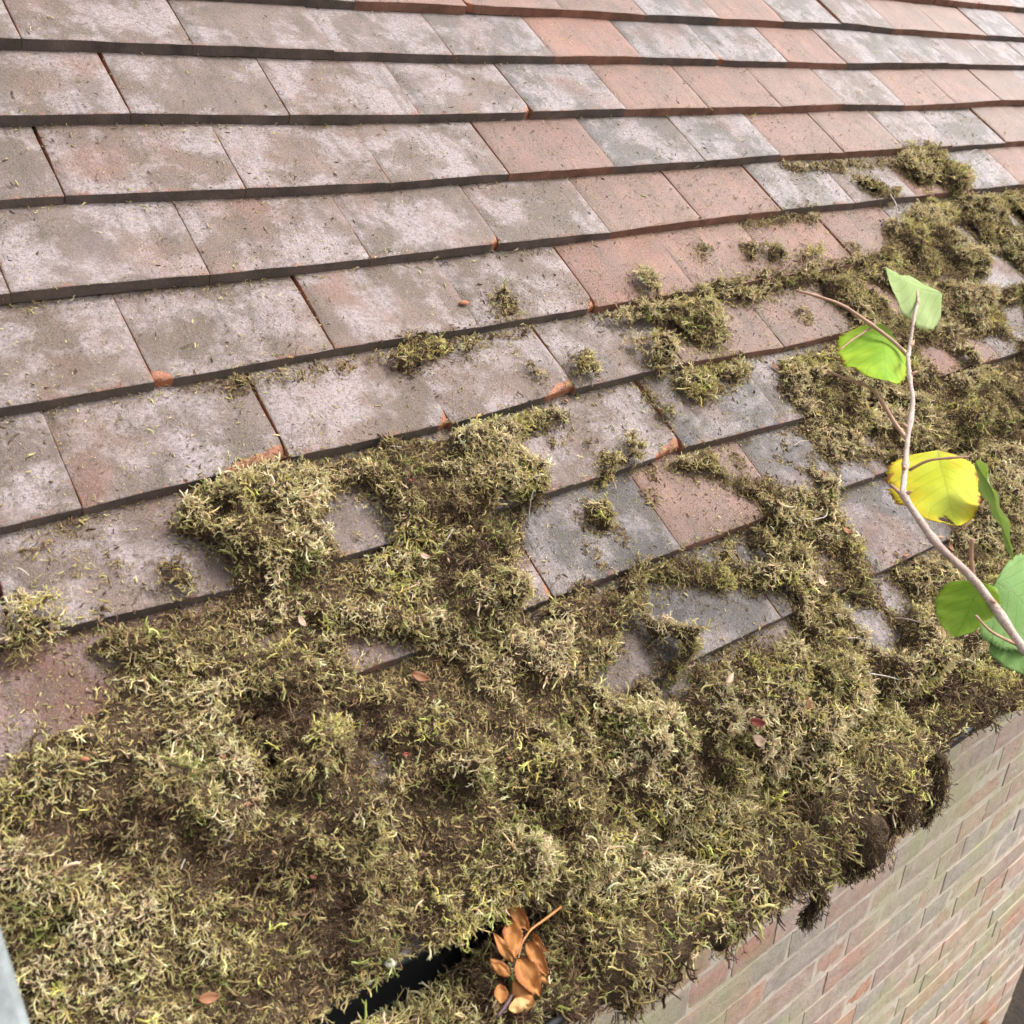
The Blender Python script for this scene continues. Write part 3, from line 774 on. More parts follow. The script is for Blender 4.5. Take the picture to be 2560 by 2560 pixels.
# thin the carpet a little in places
zone = np.clip((X - 120) / 220, 0, 1) * np.clip((Y + 965) / 60, 0, 1) * (1 - 0.75 * np.clip((X - 700) / 200, 0, 1))
patch = fbm(X / 46, Y / 34, 25, 4) + 0.30 * fbm(X / 13, Y / 13, 26, 2)
cov = cov * (1 - zone * np.clip((patch - 0.14) / 0.14, 0, 1))
near_edge = np.clip((blur(cov, 12) - 0.45) * 2.4, 0.05, 1)
bedm = blur(cov, 3)
rag = blur(cov, 7) + 0.42 * fbm(X / 11, Y / 11, 18, 2) + 0.2 * fbm(X / 30, Y / 30, 19, 2)
cov = cov * np.clip((rag - 0.30) / 0.48, 0.0, 1)
thin = fbm(X / 55, Y / 55, 21, 3)
worn = np.clip(-(thin + 0.06) * 3.2, 0, 1)          # worn places: crumbs and humus, hardly any shoots
cov *= 1.0 - 0.72 * worn; hgt *= 1.0 - 0.5 * worn
ADD2 = MOSS_ADD[1:]
addm = np.zeros(X.shape)
for h, d, poly in ADD2:
    k = inside(wx, wy, poly)
    k &= fbm(X / 9, Y / 9, 23, 2) > -0.28
    cov[k] = np.maximum(cov[k], d); hgt[k] = np.maximum(hgt[k], h); addm[k] = 1
near_edge = np.maximum(near_edge, 0.8 * (blur(addm, 2) > 0.3))
bedm = np.maximum(bedm, blur(addm, 1) * 0.9)
# moss ends a ragged 5-25 mm past the tails of the last course
edge_y = -1000 - 9 + 3 * np.clip((100 - X) / 40, 0, 1) + 9 * fbm(X / 30, X * 0, 8, 3) - 22 * np.clip((X - 90) / 50, 0, 1)
cov[Y < edge_y] = 0; hgt[Y < edge_y] = 0; bedm = np.where(Y < edge_y, 0, bedm)
for (a, b, r, h) in MOUNDS:
    hgt = hgt + 1.6 * h * np.exp(-(((X - a) ** 2 + (Y - b) ** 2) / (2 * (r * 0.62) ** 2))) * (cov > 0)
hgt = hgt * near_edge * (1 - 0.35 * zone)
covs = blur(cov, 1); hs_ = blur(hgt, 5)
lump = fbm(X / 34, Y / 34, 11, 4); fine = fbm(X / 9, Y / 9, 12, 3)
mat1 = np.clip((fbm(X / 42, Y / 30, 15, 3) + 0.02) / 0.10, 0, 1); mat2 = np.clip((fbm(X / 20, Y / 15, 16, 3) - 0.08) / 0.12, 0, 1)
shelf = (10.5 * mat1 + 6.5 * mat2) * near_edge * covs          # overlapping mats with abrupt edges
hfield = hs_ * (0.75 + 0.95 * lump) + shelf + 2.0 * lump * covs + 1.5 * fine * covs
hfield = np.clip(hfield, 0.0, None) * np.clip(np.maximum(covs * 1.6, bedm * 0.6), 0, 1)
tile_z = np.full(X.shape, 0.0)
tys = {v: tail_y(v, GX) for v in range(-2, NCOURSE + 1)}
for v in range(-2, NCOURSE + 1):
    up_ = tys[v - 1] if v - 1 in tys else tys[v] + G
    k = (Y >= tys[v][None, :]) & (Y < up_[None, :])
    tile_z = np.where(k, -(Y - tys[v][None, :]) * TANA, tile_z)
tile_z = np.where(Y < tys[NCOURSE][None, :], -3.0 - 0.75 * (tys[NCOURSE][None, :] - Y), tile_z)
base_s = blur(tile_z, 3)
base_z = np.where(hfield > 6, base_s, tile_z) + 1.3
Zs = base_z + hfield

def surf(x, y):
    i = np.clip(np.round((np.asarray(x) - GX[0]) / CELL).astype(int), 0, len(GX) - 1)
    j = np.clip(np.round((np.asarray(y) - GY[0]) / CELL).astype(int), 0, len(GY) - 1)
    return Zs[j, i], i, j

keep = (bedm > 0.6) & (blur(hfield, 3) > 1.2)
idx = -np.ones(X.shape, int); idx[keep] = np.arange(keep.sum())
Vs = np.stack([X[keep], Y[keep], (Zs - 2.5 + 2.0 * (hfield > 5))[keep]], 1) / 1000.0
q = keep[:-1, :-1] & keep[1:, :-1] & keep[:-1, 1:] & keep[1:, 1:]
Fs = np.stack([idx[:-1, :-1][q], idx[:-1, 1:][q], idx[1:, 1:][q], idx[1:, :-1][q]], 1)
soil = mesh_np('moss_bed', Vs, Fs, M_SOIL, ROOF_M.copy())
tag(soil, 'dark brown humus bed under the roof moss', 'moss bed', kind='stuff')

# ---------------------------------------------------------------- moss shoots (instanced)
def shoot(seed, kind):
    """one curled shoot with side branchlets, unit length along +z"""
    r = random.Random(seed)
    V, F, A = [], [], []
    def add(pts, rad, sides, a0, a1):
        v, f = tube(pts, rad, sides, cap=False)
        b = len(V); V.extend(v); n = len(pts)
        for i in range(n): A.extend([a0 + (a1 - a0) * i / (n - 1)] * sides)
        F.extend([tuple(b + i for i in q) for q in f])
    n = 7
    bend = Vector((r.uniform(-1, 1), r.uniform(-1, 1), 0)); curl = r.uniform(0.5, 1.9)
    p = Vector((0, 0, 0)); d = Vector((0, 0, 1)); pts = [p.copy()]
    tw = Vector((r.uniform(-1, 1), r.uniform(-1, 1), 0))
    for i in range(n - 1):
        d = (d + bend * curl * 0.28 + tw * 0.5 * math.sin(i * 1.3 + seed)).normalized()
        p = p + d / (n - 1); pts.append(p.copy())
    R0 = (0.050, 0.036, 0.024)[kind]
    add(pts, [R0 * (0.75 + 0.45 * math.sin(math.pi * (i + 1) / (n + 1))) * (1.0 if i % 2 else 0.78) * (1 if i < n - 1 else 0.25) for i in range(n)], 4, 0, 1)
    nb = r.randint(2, 4) if kind == 0 else r.randint(5, 8)
    for k in range(nb):
        i = r.randint(1, n - 2)
        t = (pts[i + 1] - pts[i]).normalized()
        side = Vector((r.uniform(-1, 1), r.uniform(-1, 1), r.uniform(-1, 1))); side = (side - t * side.dot(t)).normalized()
        L = r.uniform(0.2, 0.42) * (1 if kind == 0 else 0.75)
        dd = (t * 0.7 + side).normalized(); q0 = pts[i]
        c2 = Vector((r.uniform(-.5, .5), r.uniform(-.5, .5), r.uniform(-.2, .5)))
        q1 = q0 + dd * L * 0.5; q2 = q1 + (dd + c2 * 0.7).normalized() * L * 0.5
        rb = R0 * 0.72
        add([q0, q1, q2], [rb * 0.8, rb, rb * 0.25], 3, i / (n - 1) * 0.7, 1.0)
    me = bpy.data.meshes.new('moss_shoot'); me.from_pydata([tuple(v) for v in V], [], F)
    me.materials.append(M_MOSS)
    at = me.attributes.new('along', 'FLOAT', 'POINT'); at.data.foreach_set('value', A)
    me.polygons.foreach_set('use_smooth', [True] * len(me.polygons)); me.update()
    return bpy.data.objects.new('moss_shoot', me)

def crumb(seed):
    r = random.Random(seed)
    pts = [Vector((0, 0, -0.5))]
    d = Vector((0, 0, 1))
    for i in range(3):
        d = (d + Vector((r.uniform(-.7, .7), r.uniform(-.7, .7), 0))).normalized(); pts.append(pts[-1] + d / 3)
    v, f = tube(pts, [0.08, 0.2, 0.17, 0.05], 4, cap=False)
    me = bpy.data.meshes.new('crumb'); me.from_pydata([tuple(x) for x in v], [], f); me.materials.append(M_MOSS)
    at = me.attributes.new('along', 'FLOAT', 'POINT'); at.data.foreach_set('value', [0.9] * len(v))
    me.update()
    return bpy.data.objects.new('crumb', me)

C_SHOOT = bpy.data.collections.new('moss_shoots')
for s in range(16): C_SHOOT.objects.link(shoot(s, (0, 1, 0, 2)[s % 4]))
C_CRUMB = bpy.data.collections.new('crumbs')
for s in range(6): C_CRUMB.objects.link(crumb(s))

def scatter_tree(coll):
    ng = bpy.data.node_groups.new('scatter_' + coll.name, 'GeometryNodeTree')
    ng.interface.new_socket('Geometry', in_out='INPUT', socket_type='NodeSocketGeometry')
    ng.interface.new_socket('Geometry', in_out='OUTPUT', socket_type='NodeSocketGeometry')
    n, l = ng.nodes, ng.links
    gi, go = n.new('NodeGroupInput'), n.new('NodeGroupOutput')
    ci = n.new('GeometryNodeCollectionInfo'); ci.inputs['Collection'].default_value = coll
    ci.inputs['Separate Children'].default_value = True; ci.inputs['Reset Children'].default_value = True
    iop = n.new('GeometryNodeInstanceOnPoints'); iop.inputs['Pick Instance'].default_value = True
    def na(name, t):
        x = n.new('GeometryNodeInputNamedAttribute'); x.data_type = t; x.inputs['Name'].default_value = name
        return x.outputs['Attribute']
    e2r = n.new('FunctionNodeEulerToRotation')
    l.new(na('rot', 'FLOAT_VECTOR'), e2r.inputs[0])
    l.new(gi.outputs[0], iop.inputs['Points']); l.new(ci.outputs[0], iop.inputs['Instance'])
    l.new(na('pick', 'INT'), iop.inputs['Instance Index'])
    l.new(e2r.outputs[0], iop.inputs['Rotation']); l.new(na('scl', 'FLOAT_VECTOR'), iop.inputs['Scale'])
    l.new(iop.outputs[0], go.inputs[0])
    return ng
T_SHOOT, T_CRUMB = scatter_tree(C_SHOOT), scatter_tree(C_CRUMB)

def eulers(D, roll):
    """euler XYZ turning +z onto direction D, with a roll about it"""
    D = D / np.linalg.norm(D, axis=1, keepdims=True)
    th = np.arccos(np.clip(D[:, 2], -1, 1)); ph = np.arctan2(D[:, 1], D[:, 0])
    # R = Rz(ph) Ry(th) Rz(roll) -> XYZ euler
    c1, s1, c2, s2, c3, s3 = np.cos(ph), np.sin(ph), np.cos(th), np.sin(th), np.cos(roll), np.sin(roll)
    r00 = c1 * c2 * c3 - s1 * s3; r10 = s1 * c2 * c3 + c1 * s3; r20 = -s2 * c3
    r21 = s2 * s3; r22 = c2
    return np.stack([np.arctan2(r21, r22), np.arcsin(np.clip(-r20, -1, 1)), np.arctan2(r10, r00)], 1)

def scatter(name, Pm, D, scl, tint, npick, tree, m):
    """Pm in metres in the frame m"""
    me = bpy.data.meshes.new(name)
    N = len(Pm)
    me.vertices.add(N); me.vertices.foreach_set('co', np.asarray(Pm, np.float32).ravel())
    def at(n, t, key, arr):
        a = me.attributes.new(n, t, 'POINT'); a.data.foreach_set(key, np.ascontiguousarray(arr).ravel())
    at('rot', 'FLOAT_VECTOR', 'vector', eulers(D, RNG.uniform(0, 6.28, N)).astype(np.float32))
    at('scl', 'FLOAT_VECTOR', 'vector', scl.astype(np.float32))
    at('pick', 'INT', 'value', RNG.integers(0, npick, N).astype(np.int32))
    at('tint', 'FLOAT_COLOR', 'color', np.concatenate([tint, np.ones((N, 1))], 1).astype(np.float32))
    me.update()
    o = bpy.data.objects.new(name, me); COL.objects.link(o); o.matrix_basis = m
    md = o.modifiers.new('shoots', 'NODES'); md.node_group = tree
    return o

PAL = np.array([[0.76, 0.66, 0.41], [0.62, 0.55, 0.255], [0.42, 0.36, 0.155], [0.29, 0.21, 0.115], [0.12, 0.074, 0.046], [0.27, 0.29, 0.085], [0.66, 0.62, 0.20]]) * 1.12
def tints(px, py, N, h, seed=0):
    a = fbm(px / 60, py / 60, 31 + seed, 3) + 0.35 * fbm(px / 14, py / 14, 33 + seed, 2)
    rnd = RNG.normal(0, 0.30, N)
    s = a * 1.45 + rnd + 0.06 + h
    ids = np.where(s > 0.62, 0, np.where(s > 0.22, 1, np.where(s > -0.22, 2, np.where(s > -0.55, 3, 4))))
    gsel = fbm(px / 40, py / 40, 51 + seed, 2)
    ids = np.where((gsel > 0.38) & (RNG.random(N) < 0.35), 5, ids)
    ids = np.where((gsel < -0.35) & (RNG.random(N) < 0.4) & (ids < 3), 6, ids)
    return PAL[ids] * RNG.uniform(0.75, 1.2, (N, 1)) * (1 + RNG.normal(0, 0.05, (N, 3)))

# gradient of the surface for normals
dzy, dzx = np.gradient(blur(Zs, 1), CELL)
cells = np.argwhere(covs > 0.06)
wgt = covs[cells[:, 0], cells[:, 1]] ** 1.2 * np.sqrt(1 + np.minimum(dzx ** 2 + dzy ** 2, 9)[cells[:, 0], cells[:, 1]])
# nearer moss needs more shoots than far moss
N1 = 230000
pick = RNG.choice(len(cells), N1, p=wgt / wgt.sum())
jj, ii = cells[pick, 0], cells[pick, 1]
px = GX[ii] + RNG.uniform(-CELL, CELL, N1) * .6; py = GY[jj] + RNG.uniform(-CELL, CELL, N1) * .6
hh = hfield[jj, ii]
n3 = np.stack([-dzx[jj, ii], -dzy[jj, ii], np.ones(N1)], 1); n3 = np.clip(n3, -2.2, 2.2); n3 /= np.linalg.norm(n3, axis=1, keepdims=True)
flow = fbm(px / 24, py / 24, 71, 2) * 7.0 + RNG.normal(0, 1.15, N1)
tg = np.stack([np.cos(flow), np.sin(flow) - 0.35, np.zeros(N1)], 1)
lift = np.clip(RNG.normal(0.22, 0.35, N1), -0.25, 1.4) + 0.15 * np.clip(hh / 20, 0, 1)
D = tg + n3 * lift[:, None]
ln = np.clip(RNG.lognormal(1.60, 0.46, N1), 2.2, 18) * (0.55 + 0.45 * np.clip(hh / 8, 0, 1))
pz = Zs[jj, ii] + RNG.uniform(-1.5, 3.0, N1) * np.clip(hh / 8, 0.15, 1)
thick = RNG.uniform(0.75, 1.2, N1)
sc = np.stack([ln * thick, ln * thick, ln], 1) / 1000
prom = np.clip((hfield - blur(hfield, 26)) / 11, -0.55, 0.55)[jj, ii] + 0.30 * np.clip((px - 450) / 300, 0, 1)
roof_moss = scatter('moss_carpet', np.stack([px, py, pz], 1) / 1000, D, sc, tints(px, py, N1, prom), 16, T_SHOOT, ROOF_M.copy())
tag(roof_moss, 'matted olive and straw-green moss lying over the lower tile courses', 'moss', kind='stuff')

# crumbs of humus and broken shoots lying on the moss bed
bc = np.argwhere(bedm > 0.35)
bwt = 0.25 + 1.6 * np.clip(1 - covs[bc[:, 0], bc[:, 1]], 0, 1)
N5 = 80000
pk5 = RNG.choice(len(bc), N5, p=bwt / bwt.sum()); j5, i5 = bc[pk5, 0], bc[pk5, 1]
x5 = GX[i5] + RNG.uniform(-CELL, CELL, N5) * .6; y5 = GY[j5] + RNG.uniform(-CELL, CELL, N5) * .6
z5 = Zs[j5, i5] + RNG.uniform(-0.6, 1.2, N5)
a5 = RNG.uniform(0, 6.28, N5)
D5 = np.stack([np.cos(a5), np.sin(a5), RNG.uniform(-.2, .7, N5)], 1)
l5 = np.clip(RNG.lognormal(0.95, 0.45, N5), 1.0, 7)
t5 = PAL[RNG.choice([2, 2, 3, 3, 3, 4, 4, 4], N5)] * RNG.uniform(.65, 1.15, (N5, 1)) * np.array([1.05, 0.97, 0.9])
litter5 = scatter('moss_litter', np.stack([x5, y5, z5], 1) / 1000, D5, np.stack([l5 * .75, l5 * .75, l5 * 1.4], 1) / 1000, t5, 6, T_CRUMB, ROOF_M.copy())
tag(litter5, 'brown broken moss litter between the moss clumps', 'moss litter', kind='stuff')

# crumbs of moss and dirt blown over the bare tiles
N2 = 120000
cx = RNG.uniform(-420, 1750, N2 * 3); cy = RNG.uniform(-1000, 40, N2 * 3)
near = np.clip((-cy - 20) / 700, 0.10, 1.0) * (0.35 + 0.9 * np.clip(0.5 + fbm(cx / 50, cy / 50, 91, 3), 0, 1))
_, ic, jc = surf(cx, cy)
edge_w = np.clip(blur(cov, 22)[jc, ic] * 2.2, 0, 1) * (cy > -1000) * (covs[jc, ic] < 0.45)
tlc = np.min(np.abs(np.stack([cy - tail_y(v, cx) + 7 for v in range(1, NCOURSE + 1)])), axis=0)
near = near * 0.45 + 0.9 * edge_w + 1.2 * np.exp(-(((cx + 170) / 90) ** 2 + ((cy + 775) / 60) ** 2)) + np.where(tlc < 6, 0.5 * np.clip((-cy - 100) / 400, 0.1, 1), 0)
k = RNG.random(N2 * 3) < near
cx, cy = cx[k][:N2], cy[k][:N2]
def tile_height(x, y):
    z = np.zeros(len(x))
    for v in range(-3, NCOURSE + 1):
        ya, yb = tail_y(v, x), tail_y(v - 1, x)
        m_ = (y >= ya) & (y < yb); z = np.where(m_, -(y - ya) * TANA, z)
    return z
N2 = len(cx)
cz = tile_height(cx, cy) + 0.9
ang = RNG.uniform(0, 6.28, N2)
D2 = np.stack([np.cos(ang), np.sin(ang), RNG.uniform(-.15, .35, N2)], 1)
l2 = RNG.lognormal(0.2, 0.55, N2) * (1 + 0.7 * edge_w[k][:N2]); l2 = np.clip(l2, 0.55, 6)
s2 = np.stack([l2 * .8, l2 * .8, l2 * 1.3], 1) / 1000
t2 = PAL[RNG.choice([1, 2, 2, 3, 3, 4, 4, 4], N2)] * RNG.uniform(.6, 1.1, (N2, 1))
crumbs = scatter('moss_crumbs', np.stack([cx, cy, cz], 1) / 1000, D2, s2, t2, 6, T_CRUMB, ROOF_M.copy())
tag(crumbs, 'tiny brown and green moss crumbs sprinkled over the bare tiles', 'crumbs', kind='stuff')

# loose single shoots strewn over tiles near the moss and along the tail edges
N3 = 34000
sx_ = RNG.uniform(-420, 1700, N3 * 9); sy_ = RNG.uniform(-1000, -60, N3 * 9)
_, i_, j_ = surf(sx_, sy_)
cw = blur(cov, 18)[j_, i_] * np.clip(0.75 + 0.9 * fbm(sx_ / 30, sy_ / 30, 61, 2), 0.1, 1.2)
tl = np.min(np.abs(np.stack([sy_ - tail_y(v, sx_) + 4 for v in range(1, NCOURSE + 1)])), axis=0)
pr_ = np.clip(cw * 2.0, 0, 1) * 0.9 * (covs[j_, i_] < 0.45) + np.where(tl < 6, 0.22 * np.clip((-sy_ - 60) / 500, .05, 1), 0) + 0.012
k = RNG.random(len(sx_)) < pr_
sx_, sy_ = sx_[k][:N3], sy_[k][:N3]; N3 = len(sx_)
sz_ = tile_height(sx_, sy_) + 1.8
ang = RNG.uniform(0, 6.28, N3)
D3 = np.stack([np.cos(ang), np.sin(ang), RNG.uniform(-.05, .4, N3)], 1)
l3 = np.clip(RNG.lognormal(1.35, 0.45, N3), 1.8, 11)
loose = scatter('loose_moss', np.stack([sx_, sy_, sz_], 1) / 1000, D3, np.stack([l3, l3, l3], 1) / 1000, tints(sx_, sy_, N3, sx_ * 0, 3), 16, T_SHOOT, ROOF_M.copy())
tag(loose, 'single moss shoots strewn on the bare tiles and along tile edges', 'moss', kind='stuff')

# ---------------------------------------------------------------- moss choking the gutter and spilling over its lip
PROF = [(0.742, -0.712), (0.765, -0.706), (0.79, -0.698), (0.815, -0.690), (0.84, -0.683), (0.858, -0.690), (0.866, -0.708), (0.864, -0.730), (0.852, -0.75), (0.838, -0.752)]
pp = np.array(PROF); seg = np.r_[0, np.cumsum(np.linalg.norm(np.diff(pp, axis=0), axis=1))] * 1000
SX = np.arange(-120, 1500, 3.0); SW = np.arange(0, seg[-1], 3.0)
po = np.interp(SW, seg, pp[:, 0]) * 1000; pu = np.interp(SW, seg, pp[:, 1]) * 1000
po = np.convolve(np.pad(po, 3, mode='edge'), np.ones(7) / 7, 'valid'); pu = np.convolve(np.pad(pu, 3, mode='edge'), np.ones(7) / 7, 'valid')
to, tu = np.gradient(po), np.gradient(pu); tn = np.hypot(to, tu); no, nu = -tu / tn, to / tn
no, nu = np.where(nu + 0 * no < -2, -no, no), nu
SXX, SWW = np.meshgrid(SX, SW)
# how thick the moss is along the gutter, and how far it spills
THX = np.array([-120, 40, 90, 140, 220, 300, 380, 450, 520, 600, 700, 820, 1500])
THK = np.array([6, 9, 13, 18, 21, 24, 28, 28, 23, 18, 15, 13, 11.0])
SPL = np.array([86, 96, 122, 134, 130, 126, 130, 132, 124, 118, 114, 110, 106.0])
thk = np.interp(SXX, THX, THK); spl = np.interp(SXX, THX, SPL) + 22 * fbm(SXX / 38, SXX * 0, 101, 4)
lump2 = fbm(SXX / 36, SWW / 36, 111, 4)
hg = thk * (1.0 + 0.9 * lump2) + 4 * lump2
hg = hg + np.clip((SXX - 70) / 70, 0, 1) * np.clip((1000 - SXX) / 300, 0, 1) * 40 * np.clip(1 - SWW / 75, 0, 1)
hg = hg * np.clip((spl - SWW) / 25, 0, 1) ** 0.6
gap = np.clip((SWW - np.interp(SXX, [-120, 60, 110, 150], [14, 12, 6, 0])) / 12, 0, 1)
hg = hg * gap - 10 * (1 - gap)
hg = hg - 25 * np.clip((SWW - spl) / 10, 0, 1)
Go = po[:, None] + no[:, None] * hg; Gu = pu[:, None] + nu[:, None] * hg
GV = np.stack([SXX, -Go, Gu + H0 * 1000], 2) / 1000
gk = SWW < spl + 4
gi_ = -np.ones(SXX.shape, int); gi_[gk] = np.arange(gk.sum())
gq = gk[:-1, :-1] & gk[1:, :-1] & gk[:-1, 1:] & gk[1:, 1:]
GF = np.stack([gi_[:-1, :-1][gq], gi_[1:, :-1][gq], gi_[1:, 1:][gq], gi_[:-1, 1:][gq]], 1)
gs = mesh_np('gutter_humus', GV[gk], GF, M_SOIL)
tag(gs, 'dark humus heaped in the gutter under the moss', 'moss bed', kind='stuff')
du = np.gradient(GV, axis=0); dx_ = np.gradient(GV, axis=1)
nn = np.cross(du, dx_); nn /= np.linalg.norm(nn, axis=2, keepdims=True) + 1e-9
nn = np.where((nn[..., 2:3] * 0.6 - nn[..., 1:2] * 0.8) < 0, -nn, nn)
gc = np.argwhere((SWW < spl) & ((gap > 0.5) | (RNG.random(gap.shape) < 0.16)) & (SXX > -110))
N4 = 42000
pk = RNG.choice(len(gc), N4); j4, i4 = gc[pk, 0], gc[pk, 1]
P4 = GV[j4, i4] + RNG.uniform(-.002, .002, (N4, 3)); n4 = nn[j4, i4]
P4 = P4 + n4 * RNG.uniform(-0.002, 0.004, (N4, 1))
f4 = fbm(SXX[j4, i4] / 26, SWW[j4, i4] / 26, 131, 2) * 6 + RNG.normal(0, 1.1, N4)
tg4 = np.stack([np.cos(f4), np.sin(f4) * .5, np.sin(f4) * .5], 1)
tg4 = tg4 - n4 * np.sum(tg4 * n4, 1, keepdims=True)
over = np.clip((SWW[j4, i4] - 85) / 50, 0, 1)[:, None]
D4 = tg4 + n4 * np.clip(RNG.normal(.35, .3, (N4, 1)), -.1, 1.2) + np.array([0, -0.1, -0.9]) * over
l4 = np.clip(RNG.lognormal(2.05, 0.42, N4), 3, 22); th4 = RNG.uniform(.8, 1.2, N4)
tin4 = tints(SXX[j4, i4], SWW[j4, i4], N4, np.clip(lump2[j4, i4] * 0.7, -.5, .5), 7)
brn = (np.clip((SWW[j4, i4] - spl[j4, i4] + 40) / 40, 0, 1) * RNG.random(N4) > 0.42)
tin4[brn] = PAL[4] * RNG.uniform(.5, 1.2, (brn.sum(), 1))
gm = scatter('gutter_moss', P4, D4, np.stack([l4 * th4, l4 * th4, l4], 1) / 1000, tin4, 16, T_SHOOT, Matrix.Identity(4))
tag(gm, 'thick yellow-green moss heaped in the gutter and spilling over its lip', 'moss', kind='stuff')

def moss_tuft(name, label, top, length, rad, N, lean=(0, 0, 0), brown=0.8):
    """a dangling rag of moss: tapering humus core with shoots all round"""
    rt = empty(name, Matrix.Translation(top))
    tag(rt, label, 'moss tuft', 'moss tufts dangling from the gutter')
    n = 9
    pts, rr = [], []
    for i in range(n):
        t = i / (n - 1)
        pts.append(Vector((lean[0] * t + 0.006 * math.sin(5 * t + length * 90), lean[1] * t + 0.004 * math.cos(7 * t), -length * t)))
        rr.append(rad * (0.75 + 0.35 * math.sin(3.1 * t)) * (1 - 0.55 * t ** 3) * random.uniform(.85, 1.1))
    V, F = tube(pts, [r * .7 for r in rr], 9)
    core = mesh_obj('core', V, F, M_SOIL, parent=rt)
    t = RNG.random(N); a = RNG.uniform(0, 6.28, N)
    pa = np.array([tuple(p) for p in pts])
    c = np.stack([np.interp(t, np.linspace(0, 1, n), pa[:, k]) for k in range(3)], 1)
    r_ = np.interp(t, np.linspace(0, 1, n), rr)
    rad_d = np.stack([np.cos(a), np.sin(a), np.zeros(N)], 1)
    P = c + rad_d * (r_ * RNG.uniform(.55, .95, N))[:, None]
    D = rad_d * RNG.uniform(.3, 1, (N, 1)) + RNG.normal(0, .3, (N, 3)) + np.array([0, 0, -1.3])
    l = RNG.uniform(4, 10, N)
    isb = RNG.random(N) < brown
    ti = np.where(isb[:, None], PAL[4] * RNG.uniform(.35, 1.2, (N, 1)), PAL[RNG.choice([1, 2, 3], N)])
    o = scatter('shoots', P, D, np.stack([l * .8, l * .8, l], 1) / 1000, ti, 16, T_SHOOT, Matrix.Identity(4))
    o.parent = rt; tag(o, kind='stuff')
    return rt

def gut(x, out, up): return (x, -out, H0 + up)
moss_tuft('moss_tuft', 'long dark brown moss tuft dangling apart at the right of the gutter moss', gut(0.540, 0.866, -0.668), 0.088, 0.0115, 700, (0.010, 0, 0), .75)
moss_tuft('moss_tuft', 'thin dark moss tuft hanging lowest in front of the brick wall', gut(0.350, 0.866, -0.700), 0.072, 0.0085, 480, (0.018, 0, 0), .85)
moss_tuft('moss_tuft', 'broad brown root mass hanging under the middle of the gutter moss', gut(0.418, 0.862, -0.675), 0.072, 0.030, 1500, (0.006, 0, 0), .8)
moss_tuft('moss_tuft', 'ragged brown tuft between the root mass and the long dangling tuft', gut(0.480, 0.862, -0.678), 0.056, 0.020, 800, (0.004, 0, 0), .65)

# ---------------------------------------------------------------- litter lying on the roof
M_LEAFB = mat_simple('dry_leaf_brown', (0.34, 0.155, 0.07), (0.18, 0.075, 0.035), 60, 0.6, transl=0.2)
M_LEAFR = mat_simple('dry_leaf_red', (0.34, 0.075, 0.05), (0.17, 0.035, 0.03), 60, 0.55, transl=0.2)
M_PALE = mat_simple('pale_husk', (0.55, 0.40, 0.28), (0.36, 0.23, 0.16), 60, 0.7, transl=0.15)
M_STONE = mat_simple('pale_stone', (0.62, 0.60, 0.58), (0.40, 0.38, 0.36), 80, 0.8)
M_TWIG = mat_simple('dry_twig', (0.46, 0.40, 0.36), (0.24, 0.19, 0.16), 120, 0.8)
def leaf_strip(L, Wd, curl, seed, n=8, mrow=4):
    r = random.Random(seed); V, F = [], []
    for i in range(n + 1):
        t = i / n
        w = Wd / 2 * (math.sin(math.pi * min(1, t * 0.97 + 0.02)) ** 0.75)
        for j in range(mrow + 1):
            s = j / mrow * 2 - 1
            V.append(((t - .5) * L, s * w, curl * L * ((t - .5) ** 2 * 1.6) + curl * Wd * s * s * 0.7 + r.uniform(-.02, .02) * Wd))
    for i in range(n):
        for j in range(mrow):
            a = i * (mrow + 1) + j; F.append((a, a + 1, a + mrow + 2, a + mrow + 1))
    return V, F
def pebble(L, seed, sq=(1, .75, .55), jag=.25):
    import bmesh
    bm = bmesh.new(); bmesh.ops.create_icosphere(bm, subdivisions=1, radius=.5)
    r = random.Random(seed)
    V = [tuple(c * L * s * (1 + r.uniform(-jag, jag)) for c, s in zip(q.co, sq)) for q in bm.verts]
    bm.verts.index_update()
    F = [tuple(q.index for q in f.verts) for f in bm.faces]; bm.free()
    return V, F
LIT_LABEL = [
 'orange clay splinter lying alone on a grey tile', 'short orange clay chip under a tile edge beside the moss', 'brown oval leaflet on the moss carpet left of centre',
 'small brown leaflet on moss below the orange tiles', 'orange-brown leaf scrap on moss left of the dark tile', 'pinkish round husk on moss at a tile edge',
 'small tan leaf scrap beside a dark grey tile', 'long cream seed pod standing in the thick eaves moss', 'cream husk lying on moss under the seed pod',
 'pinkish brown folded leaf in the eaves moss', 'small dark red leaf below the cream seed pod', 'pale yellow leaf scrap on brown moss crumbs',
 'pinkish oval husk on dark moss at the left', 'dark red dead leaf in the moss at upper right', 'orange-brown leaf tip under the end of the dark tile',
 'tiny pale grain in the upper moss clump', 'pale bud scale in moss behind the branch', 'tiny orange clay crumb in the central moss',
 'tiny orange clay crumb in the left moss', 'tiny red scrap in the central moss', 'orange clay crumb beside the bare brown tile',
 'tiny orange clay crumb near the ruffled moss ridge', 'small orange clay crumb low in the left moss', 'small tan seed among moss crumbs left of the bare tile',
 'larger white pebble on the lowest moss', 'smaller white pebble on the lowest moss', 'orange clay crumb at the dark gap by the bright moss mound',
 'small brown leaf scrap near the brick wall top', 'tiny orange clay crumb on the moss slope', 'tiny red berry scrap in the clump by the bare tile',
 'curled orange-brown leaf at the bottom of the left moss', 'orange clay crumb on the corner of the dark tile']
NAMES = {'frag': 'clay_chip', 'leaf': 'dead_leaf', 'red': 'dead_leaf', 'pale': 'husk', 'pod': 'seed_pod', 'stone': 'pebble'}
